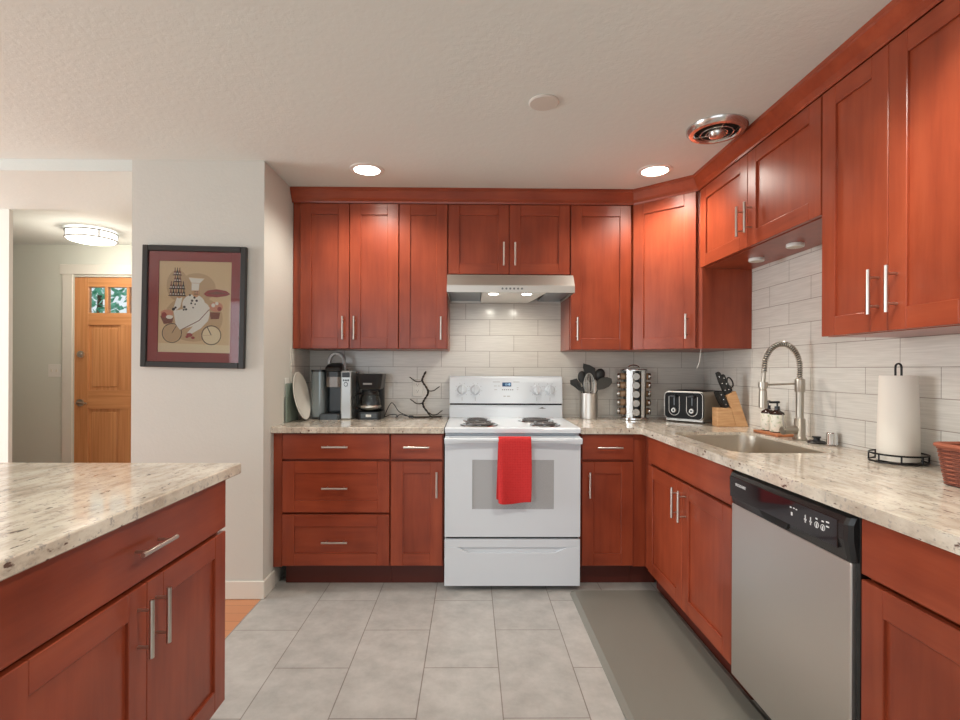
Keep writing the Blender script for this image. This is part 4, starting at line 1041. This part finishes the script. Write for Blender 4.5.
jl = MB().cyl((.0883, 0, 0), (.106, 0, 0), .0225, seg=20).cyl((.106, 0, 0), (.1075, 0, 0), .017, seg=20)
def jar_meshes():
    a = bpy.data.meshes.new('jar'); jb.bm.to_mesh(a); a.materials.append(JG)
    b = bpy.data.meshes.new('lid'); jl.bm.to_mesh(b); b.materials.append(LID); return a, b
JA, JB = jar_meshes()
tiers = ['lowest', 'second lowest', 'middle', 'second highest', 'top']
for q, side in ((-1, 'left'), (0, 'front'), (1, 'right')):
    for k in range(5):
        z = .052 + k * .0575
        a = -PI / 2 - RA + q * PI / 2
        t = thing('spice_jar', f'small steel-lidded spice jar, {tiers[k]} of the {side} column of the carousel', 'spice jar', (sx_, sy_, Z0 + z), a, 'spice jars in the carousel')
        o1 = bpy.data.objects.new('glass', JA); o1.parent = t; COL.objects.link(o1)
        o2 = bpy.data.objects.new('lid', JB); o2.parent = t; COL.objects.link(o2)

# toaster
tt = thing('toaster', 'four-slice black toaster with chrome trim in the counter corner', 'toaster', (1.188, -.262, Z0), -math.radians(48))
tw_, td = .128, .135
b = MB().prism(rrect(-tw_, tw_, .014, .192, .03, 5), -td + .012, td - .012, 'y', 0)
part('shell', b, [mat('toaster_steel', srgb(186, 174, 158), .3, .8)], tt)
part('front_panel', MB().prism(rrect(-tw_ + .004, tw_ - .004, .018, .188, .028, 5), -td, -td + .0125, 'y', 0, .001), mat('toaster_black', srgb(22, 22, 23), .5, 0, **{'Specular IOR Level': .2}), tt, label='black front face')
part('back_panel', MB().prism(rrect(-tw_ + .004, tw_ - .004, .018, .188, .028, 5), td - .0125, td, 'y', 0, .001), MATS['toaster_black'], tt)
SAT = mat('satin_chrome', srgb(172, 168, 162), .42, .85)
part('trim', MB().tube([(x, -td - .0005, z) for x, z in rrect(-tw_ + .006, tw_ - .006, .02, .186, .026, 5)], .0026, 6, True), SAT, tt, label='thin chrome border')
part('base', MB().box(-tw_ + .008, tw_ - .008, -td + .01, td - .01, .004, .02, .004), SAT, tt)
ft = MB()
for x in (-.11, .11):
    for y in (-.1, .1): ft.cyl((x, y, 0), (x, y, .006), .012)
part('feet', ft, BLACK, tt)
part('top_panel', MB().box(-.105, .105, -td + .03, td - .03, .1915, .1955, .001).box(-.09, .09, -.085, -.06, .1955, .1965, 0, 1).box(-.09, .09, -.035, -.01, .1955, .1965, 0, 1).box(-.09, .09, .015, .04, .1955, .1965, 0, 1).box(-.09, .09, .06, .085, .1955, .1965, 0, 1), [MATS['toaster_black'], DARK], tt, label='black top with four slots')
for x in (-.058, .056):
    u_ = [(x - .034, .16)] + [(x + .034 * math.cos(PI + PI * i / 12), .075 + .034 * math.sin(PI + PI * i / 12)) for i in range(13)] + [(x + .034, .16)]
    part('control_surround', MB().tube([(a, -td - .001, c) for a, c in u_], .0024, 6), SAT, tt, label='U-shaped chrome outline around a lever')
    part('lever', MB().box(x - .003, x + .003, -td - .002, -td, .105, .17, 0, 1).box(x - .02, x + .02, -td - .022, -td - .001, .155, .168, .004, 0), [BLACK, GUN], tt)
    part('dial', MB().cyl((x, -td, .073), (x, -td - .012, .073), .016, .014, seg=20).cyl((x, -td - .012, .073), (x, -td - .013, .073), .007, seg=16, mi=1), [SAT, BLACK], tt)

# knife block: stepped beech block seen from its side
kb = thing('knife_block', 'light beech knife block with a slanted tower, right of the toaster', 'knife block', (1.27, -.55, Z0))
BEE = mat('beech', srgb(206, 160, 112), .5)
def beech():
    t = NT(BEE); v = t.coord((8, 8, 60)); n = t.n('ShaderNodeTexNoise', Scale=1.5, Detail=3); t.l(v, n.inputs['Vector'])
    t.l(t.ramp(n.outputs['Fac'], [(.3, srgb(192, 142, 96)), (.7, srgb(214, 170, 124))]), t.p.inputs['Base Color'])
beech()
kd = .10
rk = lambda x, z: (x, z)
part('step_block', MB().prism([(1.171, 0), (1.283, 0), (1.248, .112), (1.171, .112)], -.555, -.555 + kd, 'y', 0, .002), BEE, kb, world=True) if False else None
low = MB().prism([(1.172, Z0), (1.279, Z0), (1.249, Z0 + .108), (1.172, Z0 + .108)], -.565, -.497, 'y', 0, .002)
part('step_block', low, BEE, kb, world=True)
high = MB().prism([(1.280, Z0), (1.352, Z0), (1.278, Z0 + .205), (1.222, Z0 + .18), (1.2495, Z0 + .1085)], -.565, -.497, 'y', 0, .002)
part('tower_block', high, BEE, kb, world=True)
KH = mat('knife_handle_black', srgb(24, 24, 24), .3)
up_k = Vector((-.40, 0, .92)).normalized()
def knife(name, label, base_, L, y, wd=.024, th=.014, cat='knife', up_=up_k):
    bx, bz = base_
    t = thing(name, label, cat, (bx, y, bz), 0, 'knives in the beech block')
    x_ = Vector((up_.z, 0, -up_.x)); R = Matrix(((x_.x, 0, up_.x, bx), (0, 1, 0, y), (x_.z, 0, up_.z, bz), (0, 0, 0, 1)))
    if name == 'scissors':
        for s_ in (-1, 1):
            part('finger_loop', MB().tube([(s_ * .017 + .015 * math.cos(a), s_ * .002, .052 + .03 * math.sin(a)) for a in [2 * PI * i / 20 for i in range(20)]], .0045, 6, True, mtx=R).tube([(s_ * .006, s_ * .002, .001), (s_ * .012, s_ * .002, .026)], .005, 6, mtx=R), KH, t, world=True)
        return
    part('handle', MB().prism([(-wd / 2, .001), (wd / 2, .001), (wd / 2 + .001, L * .5), (wd / 2 + .004, L - .012), (wd / 2 - .004, L), (-wd / 2 + .004, L), (-wd / 2 - .001, L * .6)], -th / 2, th / 2, 'y', 0, .003, mtx=R), KH, t, world=True)
    r = MB()
    for q in (.2, .5, .8): r.cyl((0, -th / 2 - .0008, L * q), (0, th / 2 + .0008, L * q), .003, seg=10)
    for f_ in (0,): r.bm.transform(R)
    part('rivets', r, CHROME, t, world=True)
sl = lambda u: (1.222 + .056 * u, Z0 + .18 + .025 * u)
knife('chef_knife', 'black-handled knife at the top left of the knife block, the longest handle', sl(.16), .142, -.548, .027)
knife('bread_knife', 'black-handled knife in the block between the longest handle and the scissors, front slot', sl(.5), .118, -.55, .022)
knife('carving_knife', 'black-handled knife in the block behind the front slot knife', sl(.36), .132, -.518, .023)
knife('scissors', 'black kitchen scissors in the right slot of the knife block', sl(.8), .1, -.53, cat='scissors')
upl = Vector((-.45, 0, .89)).normalized()
for i, (y, lb_) in enumerate(((-.555, 'frontmost'), (-.54, 'second'), (-.525, 'third'), (-.51, 'rearmost'))):
    knife('steak_knife', f'black steak knife handle above the low step of the knife block, {lb_} of the row', (1.232, Z0 + .109), .105, y, .03, .013, up_=upl)

for o in list(COL.objects):
    if o.parent is None and (o.get('group') == 'knives in the beech block' or o.name == 'knife_block'): o.location.x += .012; o.location.y -= .035
# white wire hanging under the corner cabinet
solo('hanging_wire', MB().tube(smooth([(1.105, -.56, ZU0 - .002), (1.103, -.555, 1.33), (1.098, -.552, 1.28), (1.085, -.55, 1.245)], 4), .0022, 6), WPLAST, 'thin white wire dangling below the corner wall cabinet', 'wire', (1.105, -.56, ZU0 - .002))

# faucet
fx, fy = 1.312, -1.14
ft_ = thing('kitchen_faucet', 'tall brushed nickel spring faucet arching over the back of the sink', 'faucet', (fx, fy, Z0))
FN = mat('faucet_nickel', srgb(176, 168, 156), .36, 1)
part('base', MB().lathe([(0, 0), (.03, 0), (.031, .004), (.027, .01), (.0235, .016), (.0235, .095), (.02, .1), (0, .1)], (0, 0, 0), 32), FN, ft_)
part('column', MB().cyl((0, 0, .099), (0, 0, .262), .0165, seg=24).lathe([(0, .225), (.021, .225), (.022, .228), (.022, .282), (.018, .287), (0, .287)], (0, 0, 0), 28), FN, ft_)
part('side_valve', MB().cyl((-.02, 0, .048), (-.088, -.012, .044), .0195, seg=24).cyl((-.088, -.012, .044), (-.093, -.0125, .0437), .016, seg=20), FN, ft_)
part('valve_lever', MB().tube([(-.08, -.012, .058), (-.085, -.012, .09), (-.088, -.012, .118)], [.005, .0045, .004], 8), FN, ft_)
arc = []
Rr = .084
for i in range(33):
    a = PI * i / 32; arc.append(Vector((-Rr + Rr * math.cos(a), 0, .335 + .115 * math.sin(a))))
arc = [Vector((0, 0, .285)), Vector((0, 0, .31))] + arc + [Vector((-2 * Rr, 0, .325)), Vector((-2 * Rr - .001, 0, .315))]
part('hose', MB().tube(arc, .0075, 10), GUN, ft_)
# coil: a helix round the hose
from bisect import bisect
cum = [0]
for p, q in zip(arc, arc[1:]): cum.append(cum[-1] + (q - p).length)
hel = []; turns = 36; N = turns * 10
for i in range(N + 1):
    s_ = cum[-1] * i / N; k = min(bisect(cum, s_) - 1, len(arc) - 2); f_ = (s_ - cum[k]) / (cum[k + 1] - cum[k]); p = arc[k].lerp(arc[k + 1], f_)
    tg = (arc[min(k + 2, len(arc) - 1)] - arc[max(k - 1, 0)]).normalized(); n1 = Vector((0, 1, 0)); n2 = tg.cross(n1); an = 2 * PI * i / 10
    hel.append(p + (n1 * math.cos(an) + n2 * math.sin(an)) * .0105)
part('spring', MB().tube(hel, .0032, 6), FN, ft_)
part('spray_neck', MB().cyl((-2 * Rr - .001, 0, .318), (-2 * Rr - .006, 0, .262), .0085, .0095, seg=16), FN, ft_)
part('spray_head', MB().lathe([(0, .262), (.014, .262), (.0165, .258), (.0165, .238), (.0145, .236), (.0145, .233), (.017, .231), (.0185, .19), (.0185, .15), (.016, .147), (0, .147)], (-2 * Rr - .006, 0, 0), 24), FN, ft_)
part('holder_arm', MB().cyl((-.02, 0, .262), (-2 * Rr + .01, 0, .258), .0045, seg=12).lathe([(.0195, .246), (.0215, .246), (.0215, .27), (.0195, .27), (.0195, .246)], (-2 * Rr - .006, 0, 0), 24), FN, ft_)

# soap tray and bottles
ty = -.94
solo('wooden_tray', MB().box(1.262, 1.358, -1.05, -.83, Z0, Z0 + .012, .003), mat('tray_wood', srgb(176, 108, 68), .5), 'flat reddish wooden tray behind the faucet, under the soap bottles', 'tray', (1.31, -.94, Z0))
AMB = mat('amber_bottle', srgb(48, 30, 24), .15); PAPER = None
def labelmat():
    m = mat('soap_label', (1, 1, 1, 1), .5); t = NT(m); v = t.coord((1, 1, 1)); n = t.n('ShaderNodeTexNoise', Scale=38, Detail=2); t.l(v, n.inputs['Vector'])
    t.l(t.ramp(n.outputs['Fac'], [(.34, srgb(176, 184, 152)), (.42, srgb(220, 214, 198)), (.62, srgb(224, 218, 202)), (.7, srgb(186, 190, 160))]), t.p.inputs['Base Color']); return m
LBL = labelmat()
def bottle(x, y, label, sd):
    t = thing('soap_bottle', label, 'bottle', (x, y, Z0 + .0125), 0, 'soap bottles on the wooden tray')
    part('bottle', MB().lathe([(0, 0), (.032, 0), (.0335, .003), (.0335, .092), (.03, .1), (.018, .108), (.013, .112), (.013, .118), (0, .118)], (0, 0, 0), 28), AMB, t)
    part('paper_label', MB().lathe([(.0338, .004), (.0342, .005), (.0342, .088), (.0338, .089)], (0, 0, 0), 28), LBL, t)
    part('pump', MB().cyl((0, 0, .117), (0, 0, .131), .0125, seg=18).cyl((0, 0, .13), (0, 0, .148), .004, seg=10).prism([(-.042, -.006), (.008, -.01), (.012, 0), (.008, .01), (-.042, .006)], .146, .157, 'z', 0, .002, mtx=Matrix.Rotation(sd, 4, 'Z')), BLACK, t)
bottle(1.318, -.872, 'dark soap bottle with pale label on the tray, the one farther from the faucet', .9)
bottle(1.318, -.952, 'dark pump soap bottle with pale label on the tray, next to the faucet', .1)

# sink stopper and air gap
solo('sink_stopper', MB().lathe([(0, 0), (.036, 0), (.038, .004), (.03, .011), (.014, .013), (.012, .022), (.018, .026), (.017, .03), (0, .031)], (1.318, -1.25, Z0), 28), mat('black_rubber', srgb(28, 27, 27), .45), 'black rubber sink stopper on the counter beside the faucet', 'sink stopper', (1.318, -1.25, Z0))
solo('air_gap_cap', MB().lathe([(0, 0), (.022, 0), (.023, .003), (.0215, .006), (.0215, .05), (.018, .056), (0, .057)], (1.342, -1.315, Z0), 28), CHROME, 'short chrome cap on the counter, right of the black stopper', 'air gap', (1.342, -1.315, Z0))

# paper towel roll and its wire stand
px_, py_ = 1.285, -1.73
ps = thing('paper_towel_stand', 'black wire paper towel stand with a looped top and ring base', 'paper towel holder', (px_, py_, Z0))
b = MB()
for z, r in ((.005, .084), (.032, .084)): b.tube([(r * math.cos(2 * PI * i / 48), r * math.sin(2 * PI * i / 48), z) for i in range(48)], .0032, 6, True)
for a in range(8):
    an = 2 * PI * a / 8 + .2; b.cyl((.084 * math.cos(an), .084 * math.sin(an), .005), (.084 * math.cos(an), .084 * math.sin(an), .032), .0026, seg=8)
for a in (0, PI / 2): b.cyl((.084 * math.cos(a), .084 * math.sin(a), .005), (-.084 * math.cos(a), -.084 * math.sin(a), .005), .003, seg=8)
part('base', b, BLACKM, ps)
lp = [(0, -.013, .006)] + [(0, -.013, .1), (0, -.013, .2), (0, -.013, .33)] + [(0, -.013 * math.cos(PI * i / 10), .338 + .013 * math.sin(PI * i / 10)) for i in range(11)] + [(0, .013, .33), (0, .013, .2), (0, .013, .1), (0, .013, .006)]
part('post', MB().tube(lp, .0035, 8), BLACKM, ps)
solo('paper_towel_roll', MB().lathe([(.018, 0), (.060, 0), (.062, .003), (.060, .14), (.0555, .297), (.054, .3), (.018, .3), (.018, 0)], (px_, py_, Z0 + .0085), 48), mat('paper_towel', srgb(226, 219, 208), .9), 'white paper towel roll standing on the black wire stand', 'paper towel', (px_, py_, Z0 + .0085))

# wicker basket at the right edge
wb = thing('wicker_basket', 'reddish-brown woven basket at the right end of the counter', 'basket', (1.232, -2.178, Z0))
def wicker():
    m = mat('wicker', srgb(112, 58, 42), .6); return m
WK = wicker(); WKD = mat('wicker_rim', srgb(150, 82, 58), .55)
rows = 18; n_ = 120
def rect_pts(hx, hy, n):
    r = .02; base_ = rrect(-hx, hx, -hy, hy, r, 4)
    # resample evenly
    L_ = [0]
    bp = base_ + [base_[0]]
    for p, q in zip(bp, bp[1:]): L_.append(L_[-1] + math.hypot(q[0] - p[0], q[1] - p[1]))
    out = []
    for i in range(n):
        s_ = L_[-1] * i / n; k = min(bisect(L_, s_) - 1, len(bp) - 2); f_ = (s_ - L_[k]) / max(1e-9, L_[k + 1] - L_[k])
        out.append((bp[k][0] + (bp[k + 1][0] - bp[k][0]) * f_, bp[k][1] + (bp[k + 1][1] - bp[k][1]) * f_))
    return out
wv = MB()
for r_ in range(rows):
    z = .005 + r_ * .0058; s_ = r_ / rows
    pts = rect_pts(.106 + .012 * s_, .106 + .012 * s_, n_)
    q = []
    for i, (x, y) in enumerate(pts):
        d_ = math.hypot(x, y); k = 1 + .0024 * (1 if (i // 3 + r_) % 2 else -1) / d_; q.append((x * k, y * k, z))
    wv.tube(q, .0031, 6, True, mi=r_ % 2)
part('woven_side', wv, [WK, mat('wicker_light', srgb(150, 84, 62), .6)], wb)
stk = MB()
for i, ((x, y), (x2, y2)) in enumerate(zip(rect_pts(.104, .104, 32), rect_pts(.117, .117, 32))): stk.cyl((x, y, .004), (x2, y2, .112), .0025, seg=6)
part('stakes', stk, WK, wb)
part('rim', MB().tube([(x, y, .113) for x, y in rect_pts(.121, .121, 60)], .007, 8, True), WKD, wb)
part('bottom', MB().box(-.103, .103, -.103, .103, .001, .006, .001), WK, wb)
